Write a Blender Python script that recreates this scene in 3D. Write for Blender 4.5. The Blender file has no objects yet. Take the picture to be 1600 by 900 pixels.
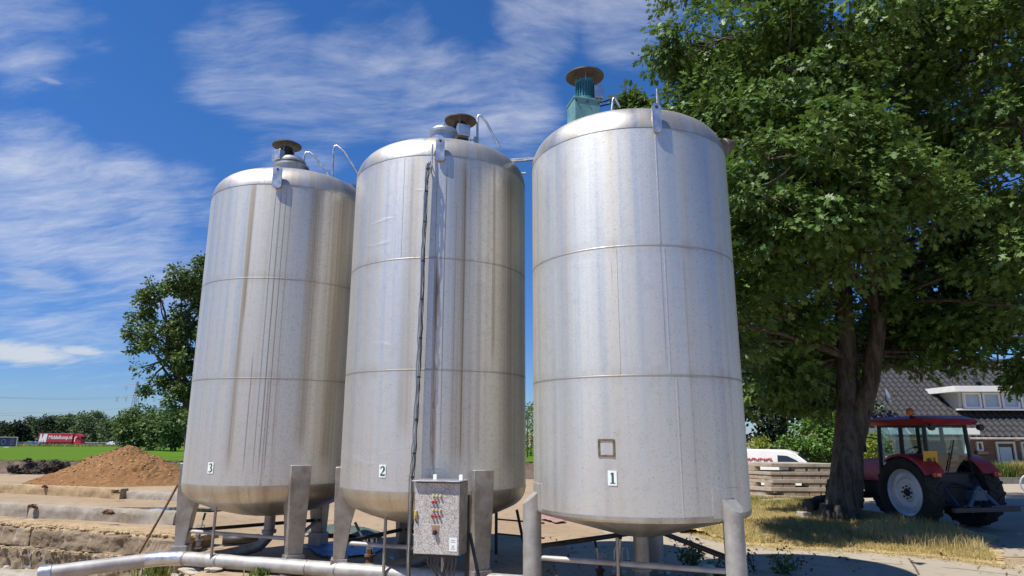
import bpy, bmesh, math, random
import numpy as np
from mathutils import Vector, Matrix, Euler, noise as mnoise
R_ = math.radians
SC = bpy.context.scene
COL = SC.collection
random.seed(7)

# ------------------------------------------------------------------ camera
F = 1033.67; PITCH = R_(12.621); ROLL = R_(0.102); H = 2.0
def ray(x, y):
    x = x - 800; y = 450 - y; c, s = math.cos(ROLL), math.sin(ROLL)
    x, y = c*x - s*y, s*x + c*y
    u = x/F; v = y/F
    return Vector((u, math.cos(PITCH) - v*math.sin(PITCH), math.sin(PITCH) + v*math.cos(PITCH)))
def at(x, y, z=0.0):
    d = ray(x, y); t = (z - H)/d.z
    return Vector((0, 0, H)) + t*d
def atY(x, y, Y):
    d = ray(x, y)
    return Vector((0, 0, H)) + (Y/d.y)*d
cam_d = bpy.data.cameras.new('camera'); cam = bpy.data.objects.new('camera', cam_d); COL.objects.link(cam)
fw = Vector((0, math.cos(PITCH), math.sin(PITCH))); r0 = Vector((1, 0, 0)); u0 = Vector((0, -math.sin(PITCH), math.cos(PITCH)))
cr = math.cos(ROLL)*r0 + math.sin(ROLL)*u0; cu = -math.sin(ROLL)*r0 + math.cos(ROLL)*u0
mm = Matrix((cr, cu, -fw)).transposed().to_4x4(); mm.translation = (0, 0, H)
cam.matrix_world = mm
cam_d.sensor_width = 36; cam_d.lens = F/1600*36; cam_d.clip_start = 0.05; cam_d.clip_end = 8000
SC.camera = cam

# ------------------------------------------------------------------ sun and sky
SUN_EL = 60.0; SUN_AZ = 60.0      # azimuth measured from -Y (behind the camera) round to -X (left)
sdir = Vector((-math.sin(R_(SUN_AZ))*math.cos(R_(SUN_EL)), -math.cos(R_(SUN_AZ))*math.cos(R_(SUN_EL)), math.sin(R_(SUN_EL))))
sl = bpy.data.lights.new('sun', 'SUN'); sl.energy = 4.8; sl.angle = R_(0.5); sl.color = (1.0, 0.95, 0.87)
so = bpy.data.objects.new('sun', sl); COL.objects.link(so)
so.rotation_euler = (-sdir).to_track_quat('-Z', 'Y').to_euler(); so.location = (-20, -10, 40)
SC.view_settings.view_transform = 'Standard'; SC.view_settings.look = 'None'
SC.view_settings.exposure = 0.42; SC.view_settings.gamma = 1.0; SC.view_settings.use_curve_mapping = False

W = bpy.data.worlds.new('World'); SC.world = W; W.use_nodes = True
def build_world():
    nt = W.node_tree; N = nt.nodes; L = nt.links; N.clear()
    out = N.new('ShaderNodeOutputWorld'); bg = N.new('ShaderNodeBackground'); bg.inputs['Strength'].default_value = 0.090
    sky = N.new('ShaderNodeTexSky'); sky.sky_type = 'NISHITA'; sky.sun_disc = False
    sky.sun_elevation = R_(SUN_EL); sky.sun_rotation = math.atan2(sdir.x, sdir.y)
    sky.air_density = 1.0; sky.dust_density = 0.1; sky.ozone_density = 4.0; sky.altitude = 0
    hs = N.new('ShaderNodeHueSaturation'); hs.inputs['Saturation'].default_value = 1.20
    L.new(sky.outputs[0], hs.inputs['Color'])
    tc = N.new('ShaderNodeTexCoord')
    sep = N.new('ShaderNodeSeparateXYZ'); L.new(tc.outputs['Generated'], sep.inputs[0])
    def math_(op, a, b=None, clamp=False):
        n = N.new('ShaderNodeMath'); n.operation = op; n.use_clamp = clamp
        for i, v in enumerate((a, b)):
            if v is None: continue
            if isinstance(v, (int, float)): n.inputs[i].default_value = v
            else: L.new(v, n.inputs[i])
        return n.outputs[0]
    zz = math_('ADD', math_('MAXIMUM', sep.outputs['Z'], 0.0), 0.22)
    px = math_('DIVIDE', sep.outputs['X'], zz); py = math_('DIVIDE', sep.outputs['Y'], zz)
    cmb = N.new('ShaderNodeCombineXYZ'); L.new(px, cmb.inputs[0]); L.new(py, cmb.inputs[1])
    def noise(scale, detail, rough, dist, mscale, rot, off=(0, 0, 0), vec=None):
        mp = N.new('ShaderNodeMapping'); mp.inputs['Scale'].default_value = mscale; mp.inputs['Rotation'].default_value = (0, 0, rot)
        mp.inputs['Location'].default_value = off
        L.new(vec or cmb.outputs[0], mp.inputs[0])
        n = N.new('ShaderNodeTexNoise'); n.inputs['Scale'].default_value = scale; n.inputs['Detail'].default_value = detail
        n.inputs['Roughness'].default_value = rough; n.inputs['Distortion'].default_value = dist
        L.new(mp.outputs[0], n.inputs['Vector']); return n.outputs['Fac']
    wn = N.new('ShaderNodeTexNoise'); wn.inputs['Scale'].default_value = .9; wn.inputs['Detail'].default_value = 4; L.new(cmb.outputs[0], wn.inputs['Vector'])
    wv = N.new('ShaderNodeVectorMath'); wv.operation = 'MULTIPLY_ADD'; L.new(wn.outputs['Color'], wv.inputs[0]); wv.inputs[1].default_value = (.45, .45, 0); L.new(cmb.outputs[0], wv.inputs[2]); warped = wv.outputs[0]
    wisps = noise(2.6, 14, 0.66, 0.15, (.75, 2.3, 1), R_(33), (0, 0, 0), warped)
    soft = noise(1.5, 6, 0.55, 0.3, (1, 1.2, 1), R_(20), (4.3, 1.7, 0))
    fine = noise(9.0, 9, 0.68, 0.2, (0.6, 1.9, 1), R_(48), (1.3, 7.7, 0), warped)
    def blob(x, y, deg, w):
        d = ray(x, y).normalized()
        dp = N.new('ShaderNodeVectorMath'); dp.operation = 'DOT_PRODUCT'; L.new(tc.outputs['Generated'], dp.inputs[0]); dp.inputs[1].default_value = d
        mr = N.new('ShaderNodeMapRange'); mr.interpolation_type = 'SMOOTHERSTEP'
        mr.inputs['From Min'].default_value = math.cos(R_(deg)); mr.inputs['From Max'].default_value = math.cos(R_(deg*0.12))
        mr.inputs['To Min'].default_value = 0; mr.inputs['To Max'].default_value = w*.9
        L.new(dp.outputs['Value'], mr.inputs['Value']); return mr.outputs[0]
    cov = None
    for b in CLOUDS:
        o = blob(*b); cov = o if cov is None else math_('MAXIMUM', cov, o)
    dens = math_('ADD', math_('MULTIPLY', wisps, 0.62), math_('ADD', math_('MULTIPLY', soft, 0.28), math_('MULTIPLY', fine, 0.30)))
    thr = math_('SUBTRACT', 0.735, math_('MULTIPLY', cov, 0.36))
    m = N.new('ShaderNodeMapRange'); m.interpolation_type = 'SMOOTHSTEP'
    L.new(math_('SUBTRACT', dens, thr), m.inputs['Value']); m.inputs['From Min'].default_value = 0.0; m.inputs['From Max'].default_value = 0.52
    m.inputs['To Max'].default_value = 0.82
    # small cumulus low on the left
    cum = None
    for (x, y, dg, w) in CUMULUS:
        d = ray(x, y).normalized()
        right = Vector((d.y, -d.x, 0)).normalized(); up = right.cross(d)
        def dotn(v, s):
            dp = N.new('ShaderNodeVectorMath'); dp.operation = 'DOT_PRODUCT'; L.new(tc.outputs['Generated'], dp.inputs[0]); dp.inputs[1].default_value = v*s
            return dp.outputs['Value']
        a = dotn(right, 1/math.sin(R_(dg))); b = dotn(up, 1/math.sin(R_(dg*0.27)))
        f = dotn(d, 1.0)
        bc = math_('MULTIPLY', math_('ADD', b, 0.0), 1.0)
        rr = math_('SQRT', math_('ADD', math_('MULTIPLY', a, a), math_('MULTIPLY', bc, bc)))
        e = math_('SUBTRACT', math_('ADD', math_('SUBTRACT', 1.0, rr), math_('MULTIPLY', fine, 1.5)), 0.70)
        e = math_('MULTIPLY', math_('MULTIPLY', e, 1.7, True), math_('MULTIPLY', math_('GREATER_THAN', f, 0.5), w))
        cum = e if cum is None else math_('MAXIMUM', cum, e)
    hz = N.new('ShaderNodeMapRange'); hz.interpolation_type = 'SMOOTHSTEP'; L.new(sep.outputs['Z'], hz.inputs['Value']); hz.inputs['From Min'].default_value = -.05; hz.inputs['From Max'].default_value = .55
    hc = N.new('ShaderNodeMix'); hc.data_type = 'RGBA'; L.new(hz.outputs[0], hc.inputs['Factor']); hc.inputs['A'].default_value = (.46, .60, .92, 1); hc.inputs['B'].default_value = (.66, .86, 1.12, 1)
    hm = N.new('ShaderNodeMix'); hm.data_type = 'RGBA'; hm.blend_type = 'MULTIPLY'; hm.inputs['Factor'].default_value = 1; L.new(hs.outputs[0], hm.inputs['A']); L.new(hc.outputs['Result'], hm.inputs['B'])
    mix = N.new('ShaderNodeMix'); mix.data_type = 'RGBA'
    L.new(m.outputs[0], mix.inputs['Factor']); L.new(hm.outputs['Result'], mix.inputs['A']); mix.inputs['B'].default_value = CLOUD_COL
    mix2 = N.new('ShaderNodeMix'); mix2.data_type = 'RGBA'
    L.new(cum, mix2.inputs['Factor']); L.new(mix.outputs['Result'], mix2.inputs['A']); mix2.inputs['B'].default_value = CUM_COL
    L.new(mix2.outputs['Result'], bg.inputs['Color']); L.new(bg.outputs[0], out.inputs['Surface'])
CLOUD_COL = (6.6, 6.9, 7.4, 1); CUM_COL = (5.6, 5.9, 6.4, 1)
CLOUDS = [(400, 100, 8, .9), (470, 190, 8, .9), (560, 130, 8, .95), (700, 190, 9, 1.0), (790, 160, 7, .95), (600, 60, 6, .75), (520, 30, 5, .5), (700, 330, 8, .6), (850, 20, 6, .9), (980, 10, 7, 1.0), (1100, 60, 6, .6),
          (60, 310, 8, 1.1), (190, 350, 8, 1.1), (280, 320, 5, .85), (120, 440, 10, .9), (10, 440, 8, .8), (260, 430, 9, .9), (0, 20, 7, .8), (90, 60, 6, .45), (150, 540, 9, .45), (-300, 300, 14, .9), (-200, -100, 12, .7), (60, 610, 8, .35), (240, 620, 8, .3), (1900, 200, 18, .8)]
CUMULUS = [(35, 553, 3.4, .85), (122, 547, 1.5, .75), (72, 443, 2.4, .35), (78, 126, .8, .25), (45, 428, 1.5, .3)]
build_world()

# ------------------------------------------------------------------ helpers
def tag(o, label=None, cat=None, group=None, kind=None):
    if label: o['label'] = label
    if cat: o['category'] = cat
    if group: o['group'] = group
    if kind: o['kind'] = kind
    return o
def empty(name, loc=(0, 0, 0), rz=0.0, label=None, cat=None, group=None):
    o = bpy.data.objects.new(name, None); COL.objects.link(o); o.empty_display_size = 0.2
    o.location = loc; o.rotation_euler = (0, 0, rz)
    return tag(o, label, cat, group)
def tree_copy(o, parent=None):
    c = o.copy(); COL.objects.link(c)
    if parent is not None: c.parent = parent
    for ch in list(o.children): tree_copy(ch, c)
    return c

class MB:
    def __init__(s): s.v = []; s.f = []; s.m = []
    def add(s, vs, fs, mi=0):
        o = len(s.v); s.v += [tuple(p) for p in vs]
        s.f += [tuple(i + o for i in f) for f in fs]; s.m += [mi]*len(fs)
        return s
    def box(s, c, d, rot=None, mi=0, jit=0):
        x, y, z = (k/2 for k in d)
        P = [Vector(p) for p in ((-x,-y,-z),(x,-y,-z),(x,y,-z),(-x,y,-z),(-x,-y,z),(x,-y,z),(x,y,z),(-x,y,z))]
        if jit: P = [p + Vector((random.uniform(-jit, jit) for _ in range(3))) for p in P]
        if rot is not None:
            e = Euler(rot) if not isinstance(rot, Matrix) else None
            M = e.to_matrix() if e else rot
            P = [M @ p for p in P]
        c = Vector(c); P = [p + c for p in P]
        return s.add(P, [(0,3,2,1),(4,5,6,7),(0,1,5,4),(1,2,6,5),(2,3,7,6),(3,0,4,7)], mi)
    def hexa(s, P, mi=0):   # 8 points: bottom loop 4, top loop 4
        return s.add(P, [(0,3,2,1),(4,5,6,7),(0,1,5,4),(1,2,6,5),(2,3,7,6),(3,0,4,7)], mi)
    def tube(s, path, r, n=10, cap=True, mi=0):
        path = [Vector(p) for p in path]; k = len(path)
        rr = [r]*k if isinstance(r, (int, float)) else list(r)
        vs = []; prev = None
        for i in range(k):
            t = (path[min(i+1, k-1)] - path[max(i-1, 0)])
            if t.length < 1e-9: t = Vector((0, 0, 1))
            t.normalize()
            if prev is None:
                a = Vector((0, 0, 1)) if abs(t.z) < .9 else Vector((1, 0, 0))
                nrm = t.cross(a).normalized()
            else:
                nrm = (prev - t*prev.dot(t))
                if nrm.length < 1e-6: nrm = t.orthogonal()
                nrm.normalize()
            prev = nrm; b = t.cross(nrm)
            for j in range(n):
                a = 2*math.pi*j/n
                vs.append(path[i] + rr[i]*(math.cos(a)*nrm + math.sin(a)*b))
        fs = []
        for i in range(k-1):
            for j in range(n):
                j2 = (j+1) % n
                fs.append((i*n+j, i*n+j2, (i+1)*n+j2, (i+1)*n+j))
        if cap:
            fs.append(tuple(range(n-1, -1, -1))); fs.append(tuple((k-1)*n + j for j in range(n)))
        return s.add(vs, fs, mi)
    def lathe(s, prof, n=48, c=(0, 0, 0), axis=None, mi=0, close=False):
        # prof: (r, z) list, around +Z (or axis matrix)
        c = Vector(c); vs = []; fs = []; idx = []
        for r, z in prof:
            if r < 1e-6:
                idx.append([len(vs)]); vs.append(Vector((0, 0, z)))
            else:
                idx.append(list(range(len(vs), len(vs)+n)))
                for j in range(n):
                    a = 2*math.pi*j/n; vs.append(Vector((r*math.cos(a), r*math.sin(a), z)))
        pr = list(range(len(prof)))
        for i in range(len(prof)-1 + (1 if close else 0)):
            A = idx[i]; B = idx[(i+1) % len(prof)]
            for j in range(n):
                j2 = (j+1) % n
                if len(A) == 1 and len(B) == 1: continue
                if len(A) == 1: fs.append((A[0], B[j2], B[j]))
                elif len(B) == 1: fs.append((A[j], A[j2], B[0]))
                else: fs.append((A[j], A[j2], B[j2], B[j]))
        if axis is not None: vs = [axis @ v for v in vs]
        return s.add([v + c for v in vs], fs, mi)
    def prism(s, poly, h, M=None, mi=0):
        # poly 2D (x,y) extruded 0..h in z, then transformed by 4x4 M
        n = len(poly); vs = [Vector((p[0], p[1], 0)) for p in poly] + [Vector((p[0], p[1], h)) for p in poly]
        if M is not None: vs = [M @ v for v in vs]
        fs = [tuple(range(n-1, -1, -1)), tuple(range(n, 2*n))] + [(i, (i+1) % n, (i+1) % n + n, i + n) for i in range(n)]
        return s.add(vs, fs, mi)
    def blob(s, c, r, seed=0, sub=2, amp=.25, fr=1.5, sq=(1, 1, 1), flat=None, mi=0):
        bm = bmesh.new(); bmesh.ops.create_icosphere(bm, subdivisions=sub, radius=1.0)
        c = Vector(c); vs = []
        for v in bm.verts:
            p = v.co.normalized(); k = 1 + amp*mnoise.noise(p*fr + Vector((seed*3.1, seed*1.7, seed*.9)))*2
            q = Vector((p.x*sq[0], p.y*sq[1], p.z*sq[2]))*(r*k)
            if flat is not None and q.z < flat: q.z = flat
            vs.append(q + c)
        fs = [tuple(v.index for v in f.verts) for f in bm.faces]; bm.free()
        return s.add(vs, fs, mi)
    def build(s, name, mat, parent=None, smooth=None, bev=0, loc=None):
        me = bpy.data.meshes.new(name); me.from_pydata(s.v, [], s.f)
        mats = mat if isinstance(mat, (list, tuple)) else [mat]
        for m in mats: me.materials.append(m)
        if len(mats) > 1: me.polygons.foreach_set('material_index', s.m)
        bm = bmesh.new(); bm.from_mesh(me); bmesh.ops.recalc_face_normals(bm, faces=bm.faces); bm.to_mesh(me); bm.free()
        if smooth is not None:
            me.polygons.foreach_set('use_smooth', [True]*len(me.polygons))
            me.set_sharp_from_angle(angle=R_(smooth))
        o = bpy.data.objects.new(name, me); COL.objects.link(o)
        if parent is not None: o.parent = parent
        if loc is not None: o.location = loc
        if bev:
            b = o.modifiers.new('bevel', 'BEVEL'); b.width = bev; b.segments = 2; b.limit_method = 'ANGLE'; b.angle_limit = R_(35)
        return o

def text_mesh(name, s, size, mat, parent, loc, rot, ex=0.002, align='CENTER', squeeze=1.0, bold=0.0):
    cu = bpy.data.curves.new(name, 'FONT'); cu.body = s; cu.size = size; cu.extrude = ex; cu.align_x = align; cu.align_y = 'CENTER'; cu.offset = bold; cu.resolution_u = 3
    t = bpy.data.objects.new(name, cu); COL.objects.link(t)
    dg = bpy.context.evaluated_depsgraph_get()
    me = bpy.data.meshes.new_from_object(t.evaluated_get(dg)); bpy.data.objects.remove(t); bpy.data.curves.remove(cu)
    me.materials.clear(); me.materials.append(mat)
    o = bpy.data.objects.new(name, me); COL.objects.link(o); o.parent = parent; o.location = loc; o.rotation_euler = rot; o.scale = (squeeze, 1, 1)
    return o

# ------------------------------------------------------------------ materials
class NT:
    def __init__(s, name):
        s.m = bpy.data.materials.new(name); s.m.use_nodes = True; s.t = s.m.node_tree; s.N = s.t.nodes; s.L = s.t.links
        s.b = s.N['Principled BSDF']; s.tc = s.N.new('ShaderNodeTexCoord')
    def n(s, t, **k):
        x = s.N.new('ShaderNode' + t)
        for a, b in k.items(): setattr(x, a, b)
        return x
    def set(s, x, sock, v):
        if hasattr(v, 'is_output'): s.L.new(v, x.inputs[sock])
        else: x.inputs[sock].default_value = v
    def noise(s, vec, scale, detail=6, rough=.6, dist=0.0):
        x = s.n('TexNoise'); s.set(x, 'Vector', vec); s.set(x, 'Scale', scale); s.set(x, 'Detail', detail); s.set(x, 'Roughness', rough); s.set(x, 'Distortion', dist)
        return x.outputs['Fac']
    def ramp(s, f, a, b, lo=0.0, hi=1.0):
        x = s.n('MapRange'); x.interpolation_type = 'SMOOTHSTEP'; s.set(x, 'Value', f); s.set(x, 'From Min', a); s.set(x, 'From Max', b); s.set(x, 'To Min', lo); s.set(x, 'To Max', hi)
        return x.outputs[0]
    def mix(s, f, a, b, blend='MIX'):
        x = s.n('Mix'); x.data_type = 'RGBA'; x.blend_type = blend; s.set(x, 'Factor', f)
        for k, v in (('A', a), ('B', b)):
            if not hasattr(v, 'is_output') and len(v) == 3: v = (*v, 1)
            s.set(x, k, v)
        return x.outputs['Result']
    def math(s, op, a, b=0.0, clamp=False):
        x = s.n('Math'); x.operation = op; x.use_clamp = clamp; s.set(x, 0, a); s.set(x, 1, b); return x.outputs[0]
    def mapping(s, vec, scale=(1, 1, 1), loc=(0, 0, 0), rot=(0, 0, 0)):
        x = s.n('Mapping'); s.set(x, 'Vector', vec); s.set(x, 'Scale', scale); s.set(x, 'Location', loc); s.set(x, 'Rotation', rot); return x.outputs[0]
    def bump(s, h, strength=.3, dist=.02, normal=None):
        x = s.n('Bump'); s.set(x, 'Height', h); s.set(x, 'Strength', strength); s.set(x, 'Distance', dist)
        if normal is not None: s.set(x, 'Normal', normal)
        return x.outputs[0]
    def P(s, **k):
        for a, b in k.items():
            a = a.replace('_', ' ')
            if a == 'Base Color' and not hasattr(b, 'is_output') and len(b) == 3: b = (*b, 1)
            s.set(s.b, a, b)
        return s.m
def sc(c, k): return tuple(min(1, x*k) for x in c)
def simple(name, col, rough=.6, metal=0.0, var=.25, scale=6, bump=.15, bscale=40, dirt=None, dirt_amt=.5, bd=.01):
    s = NT(name); v = s.tc.outputs['Object']
    f = s.noise(v, scale, 8, .65)
    c = s.mix(s.ramp(f, .3, .7), sc(col, 1-var), sc(col, 1+var))
    if dirt:
        d = s.ramp(s.noise(v, scale*.6, 10, .7, .4), .5, .68, 0, dirt_amt); c = s.mix(d, c, dirt)
    s.P(Base_Color=c, Roughness=s.ramp(f, .2, .8, max(.05, rough-.1), min(1, rough+.1)), Metallic=metal)
    if bump: s.P(Normal=s.bump(s.noise(v, bscale, 6, .7), bump, bd))
    return s.m

def tank_steel(name, seed, stain, cool, rough=.42, dents=0.0, streaks=(), seams=()):
    """brushed stainless sheet: streaky runs down from the top, speckle, stained patches"""
    s = NT(name); v = s.tc.outputs['Object']
    sp = s.n('SeparateXYZ'); s.set(sp, 0, v)
    th = s.math('ARCTAN2', sp.outputs['X'], s.math('MULTIPLY', sp.outputs['Y'], -1.0))
    arc = s.math('MULTIPLY', th, 1.4)
    cb = s.n('CombineXYZ'); s.set(cb, 0, arc); s.set(cb, 1, sp.outputs['Z']); s.set(cb, 2, seed*3.7)
    uv = cb.outputs[0]
    long = s.mapping(uv, (6.0, .07, 1)); long2 = s.mapping(uv, (26, .16, 1)); broad = s.mapping(uv, (1.7, .10, 1))
    f1 = s.noise(long, 1.0, 6, .6); f2 = s.noise(long2, 1.0, 4, .6); f3 = s.noise(broad, 1.0, 4, .5)
    speck = s.noise(uv, 34, 6, .75); speck2 = s.noise(uv, 120, 3, .7)
    base = s.mix(s.ramp(f3, .3, .7), (.66, .645, .595), cool)
    base = s.mix(s.math('MULTIPLY', s.ramp(f1, .46, .76), stain*.85), base, (.31, .255, .185))
    base = s.mix(s.math('MULTIPLY', s.ramp(f2, .60, .80), stain*.40), base, (.22, .18, .135))
    for (a, wd, z0, z1, col, amt) in streaks:       # rust or water runs and broad tinted bands, each at an angle (rad, from the front) of width wd
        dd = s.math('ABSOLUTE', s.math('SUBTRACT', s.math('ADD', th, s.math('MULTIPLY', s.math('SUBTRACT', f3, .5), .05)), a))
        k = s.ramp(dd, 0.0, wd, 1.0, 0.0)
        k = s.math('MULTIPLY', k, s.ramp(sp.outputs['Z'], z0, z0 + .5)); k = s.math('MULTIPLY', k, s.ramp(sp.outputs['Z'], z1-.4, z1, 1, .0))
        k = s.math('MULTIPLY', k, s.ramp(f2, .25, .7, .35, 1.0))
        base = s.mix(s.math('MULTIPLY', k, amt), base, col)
    base = s.mix(s.ramp(speck, .52, .70, 0, .5), base, (.22, .21, .195)); base = s.mix(s.ramp(s.noise(uv, 9, 5, .6), .5, .72, 0, .14), base, (.34, .33, .31))
    base = s.mix(s.ramp(speck2, .58, .78, 0, .20), base, (.74, .73, .71))
    for zq in seams:                                # dull heat line along each girth weld
        dz = s.math('ABSOLUTE', s.math('SUBTRACT', sp.outputs['Z'], zq))
        base = s.mix(s.math('MULTIPLY', s.ramp(dz, .012, .020, 1, 0), .5), base, (.24, .225, .20))
        base = s.mix(s.math('MULTIPLY', s.ramp(dz, .02, .16, 1, 0), s.math('MULTIPLY', s.ramp(f1, .4, .7), .30)), base, (.36, .32, .26))
    r = s.math('ADD', s.ramp(f1, .3, .75, rough-.04, rough+.14), s.ramp(speck, .3, .7, -.05, .07))
    wob = s.noise(s.mapping(uv, (.9, .6, 1)), 1.0, 2, .4)
    den = s.noise(s.mapping(uv, (1.1, 4.5, 1)), 1.0, 2, .4, .3)
    hgt = s.math('ADD', s.math('MULTIPLY', wob, 1.0), s.math('MULTIPLY', s.ramp(den, .66, .80), dents))
    b1 = s.bump(hgt, .14, .035); b2 = s.bump(speck, .16, .005, b1); b3 = s.bump(f2, .04, .006, b2)
    return s.P(Base_Color=base, Metallic=.90, Roughness=r, Normal=b3)

def leaf_mat(name, c1, c2, c3=None, rough=.42, trans=.22, spec=.5):
    s = NT(name); g = s.n('NewGeometry')
    f = g.outputs['Random Per Island']
    v = s.tc.outputs['Object']
    c = s.mix(f, c1, c2)
    c = s.mix(s.ramp(s.noise(v, .7, 3, .5), .4, .65, 0, .55), c, c3 or c2)
    s.P(Base_Color=c, Roughness=rough, Specular_IOR_Level=spec)
    tr = s.n('BsdfTranslucent'); s.set(tr, 'Color', s.mix(.5, c, (.16, .24, .03), 'MIX'))
    ms = s.n('MixShader'); s.set(ms, 0, trans); s.L.new(s.b.outputs[0], ms.inputs[1]); s.L.new(tr.outputs[0], ms.inputs[2])
    s.L.new(ms.outputs[0], s.N['Material Output'].inputs['Surface'])
    return s.m

def glass_mat(name, tint=(.75, .85, .85), gl=.12):
    s = NT(name); s.N.remove(s.b)
    t = s.n('BsdfTransparent'); s.set(t, 'Color', (*tint, 1)); g = s.n('BsdfGlossy'); s.set(g, 'Roughness', .03); s.set(g, 'Color', (.95, .97, 1, 1))
    fr = s.n('LayerWeight'); s.set(fr, 'Blend', .3); m = s.n('MixShader')
    s.set(m, 0, s.math('ADD', s.math('MULTIPLY', s.math('POWER', fr.outputs['Facing'], 3.0), .6), gl, True)); s.L.new(t.outputs[0], m.inputs[1]); s.L.new(g.outputs[0], m.inputs[2])
    s.L.new(m.outputs[0], s.N['Material Output'].inputs['Surface']); return s.m

def ground_mat(name, a, b, c, sc1=.6, sc2=5, peb=60, bump=.35, crack=False):
    s = NT(name); v = s.tc.outputs['Object']
    f = s.noise(v, sc1, 8, .6, .4); g = s.noise(v, sc2, 10, .7); p = s.noise(v, peb, 4, .8)
    col = s.mix(s.ramp(f, .35, .65), a, b)
    col = s.mix(s.ramp(g, .48, .70, 0, .75), col, c)
    col = s.mix(s.ramp(p, .52, .72, 0, .35), col, sc(a, .5)); col = s.mix(s.ramp(p, .46, .28, 0, .3), col, sc(a, 1.5))
    h = s.math('ADD', s.math('MULTIPLY', g, 1.0), s.math('MULTIPLY', p, .5))
    if crack:
        vo = s.n('TexVoronoi'); vo.feature = 'DISTANCE_TO_EDGE'; s.set(vo, 'Vector', s.mix(.08, v, s.n('TexNoise').outputs['Color'])); s.set(vo, 'Scale', .45)
        k = s.ramp(vo.outputs['Distance'], .004, .02, 1, 0); col = s.mix(s.math('MULTIPLY', k, .7), col, (.06, .05, .04))
    s.P(Base_Color=col, Roughness=.92, Specular_IOR_Level=(.03 if 'grass' in name else .2), Normal=s.bump(h, bump, .03)); return s.m

M = {}
M['steel1'] = tank_steel('tank_steel_clean', 1, .30, (.78, .78, .725), .48, .05,
        [(-.35, .008, 3.6, 4.3, (.24, .18, .12), .7), (.09, .006, 2.7, 5.0, (.2, .18, .16), .6), (.30, .012, 1.0, 4.3, (.30, .28, .25), .4), (.62, .10, 1.2, 5.9, (.50, .53, .58), .5), (-.80, .10, 1.2, 5.8, (.52, .47, .40), .5)], (5.864, 4.288, 2.699))
M['steel2'] = tank_steel('tank_steel_dented', 2, .50, (.70, .69, .65), .47, .95,
        [(.34, .20, 1.4, 6.2, (.36, .29, .21), .75), (-.20, .11, 1.8, 6.2, (.47, .40, .30), .75), (.085, .030, 1.3, 4.7, (.18, .09, .035), 1.0), (.09, .045, 3.3, 4.5, (.15, .07, .025), 1.0), (.060, .008, 1.5, 6.0, (.26, .18, .11), .9), (.160, .009, 1.5, 6.0, (.26, .18, .11), .9),
         (.36, .014, 1.5, 6.0, (.24, .17, .10), .8), (.27, .010, 1.5, 5.5, (.28, .20, .13), .6), (.71, .028, 2.9, 6.2, (.22, .14, .07), .9), (.95, .22, 1.3, 6.2, (.30, .25, .19), .8), (.53, .05, 1.5, 6.2, (.30, .24, .17), .5)], (6.066, 4.481, 2.890))  # the widest band browns and darkens the far right
M['steel3'] = tank_steel('tank_steel_streaked', 3, .50, (.66, .645, .59), .49, .12,
        [(-.155, .065, 1.3, 6.3, (.36, .28, .18), .9), (-.13, .022, 3.6, 6.3, (.26, .18, .10), .8), (.12, .010, 1.3, 6.1, (.13, .12, .10), .8), (.18, .012, 1.3, 6.1, (.13, .12, .10), .9), (.24, .009, 1.3, 6.1, (.15, .13, .11), .8), (.30, .010, 1.6, 6.1, (.16, .15, .13), .7),
         (.59, .11, 1.6, 6.3, (.33, .27, .19), .85), (.90, .26, 1.3, 6.3, (.32, .27, .21), .8), (.02, .012, 1.3, 3.4, (.2, .18, .15), .7)], (6.059, 4.458, 2.867))  # the widest band is a darker brown along the right side
M['steel_dome'] = tank_steel('tank_dome_steel', 7, .85, (.42, .41, .39), .46, .1)
M['dome_dirty'] = tank_steel('tank_steel_grimy', 5, 1.0, (.36, .33, .28), .42, .3)
M['steel'] = simple('brushed_steel', (.40, .39, .375), .60, .5, .18, 4, .1, 90, (.20, .17, .13), .45)
M['steel_dull'] = simple('weathered_steel', (.36, .34, .315), .52, .75, .22, 5, .12, 60, (.17, .14, .10), .5)
M['galv'] = simple('galvanised_metal', (.55, .56, .57), .38, .85, .15, 8, .08, 50)
M['dark_metal'] = simple('dark_painted_or_shaded_metal', (.05, .05, .052), .5, .4, .3, 8, .1, 40)
M['rust'] = simple('rusty_metal', (.16, .085, .05), .8, .3, .4, 12, .3, 60, (.07, .04, .03), .7)
M['hood'] = simple('weathered_hood_metal', (.12, .10, .08), .55, .4, .35, 7, .1, 40, (.10, .07, .045), .6)
M['teal'] = simple('teal_painted_metal', (.045, .19, .235), .42, .1, .2, 6, .1, 40, (.03, .08, .09), .5)
M['teal_light'] = simple('faded_teal_painted_metal', (.14, .30, .30), .5, .1, .15, 6, .1, 40, (.06, .14, .14), .4)
M['black'] = simple('black_rubber', (.018, .018, .019), .75, 0, .3, 10, .2, 50)
M['cable'] = simple('grey_cable', (.10, .10, .10), .6, 0, .2, 10, 0)
M['white'] = simple('white_paint', (.78, .77, .74), .5, 0, .05, 4, .03, 60)
M['label'] = simple('white_plastic_label', (.80, .82, .80), .4, 0, .04, 8, 0)
M['green_ink'] = simple('dark_green_ink', (.01, .11, .09), .5, 0, .1, 8, 0)
M['red_plastic'] = simple('red_plastic', (.42, .03, .03), .35, 0, .1, 8, 0)
M['cream_plastic'] = simple('cream_plastic', (.62, .52, .28), .4, 0, .1, 8, 0)
M['yellow_metal'] = simple('yellow_brass', (.55, .40, .10), .4, .2, .1, 8, 0)
M['blue_strip'] = simple('blue_grey_label', (.25, .34, .42), .5, 0, .05, 8, 0)
M['conc'] = ground_mat('pale_concrete', (.33, .285, .225), (.42, .38, .32), (.20, .15, .095), 1.6, 5, 40, .6)
M['conc_brown'] = ground_mat('stained_concrete', (.30, .235, .165), (.24, .18, .12), (.40, .335, .25), 1.5, 4, 60, .4)
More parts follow.
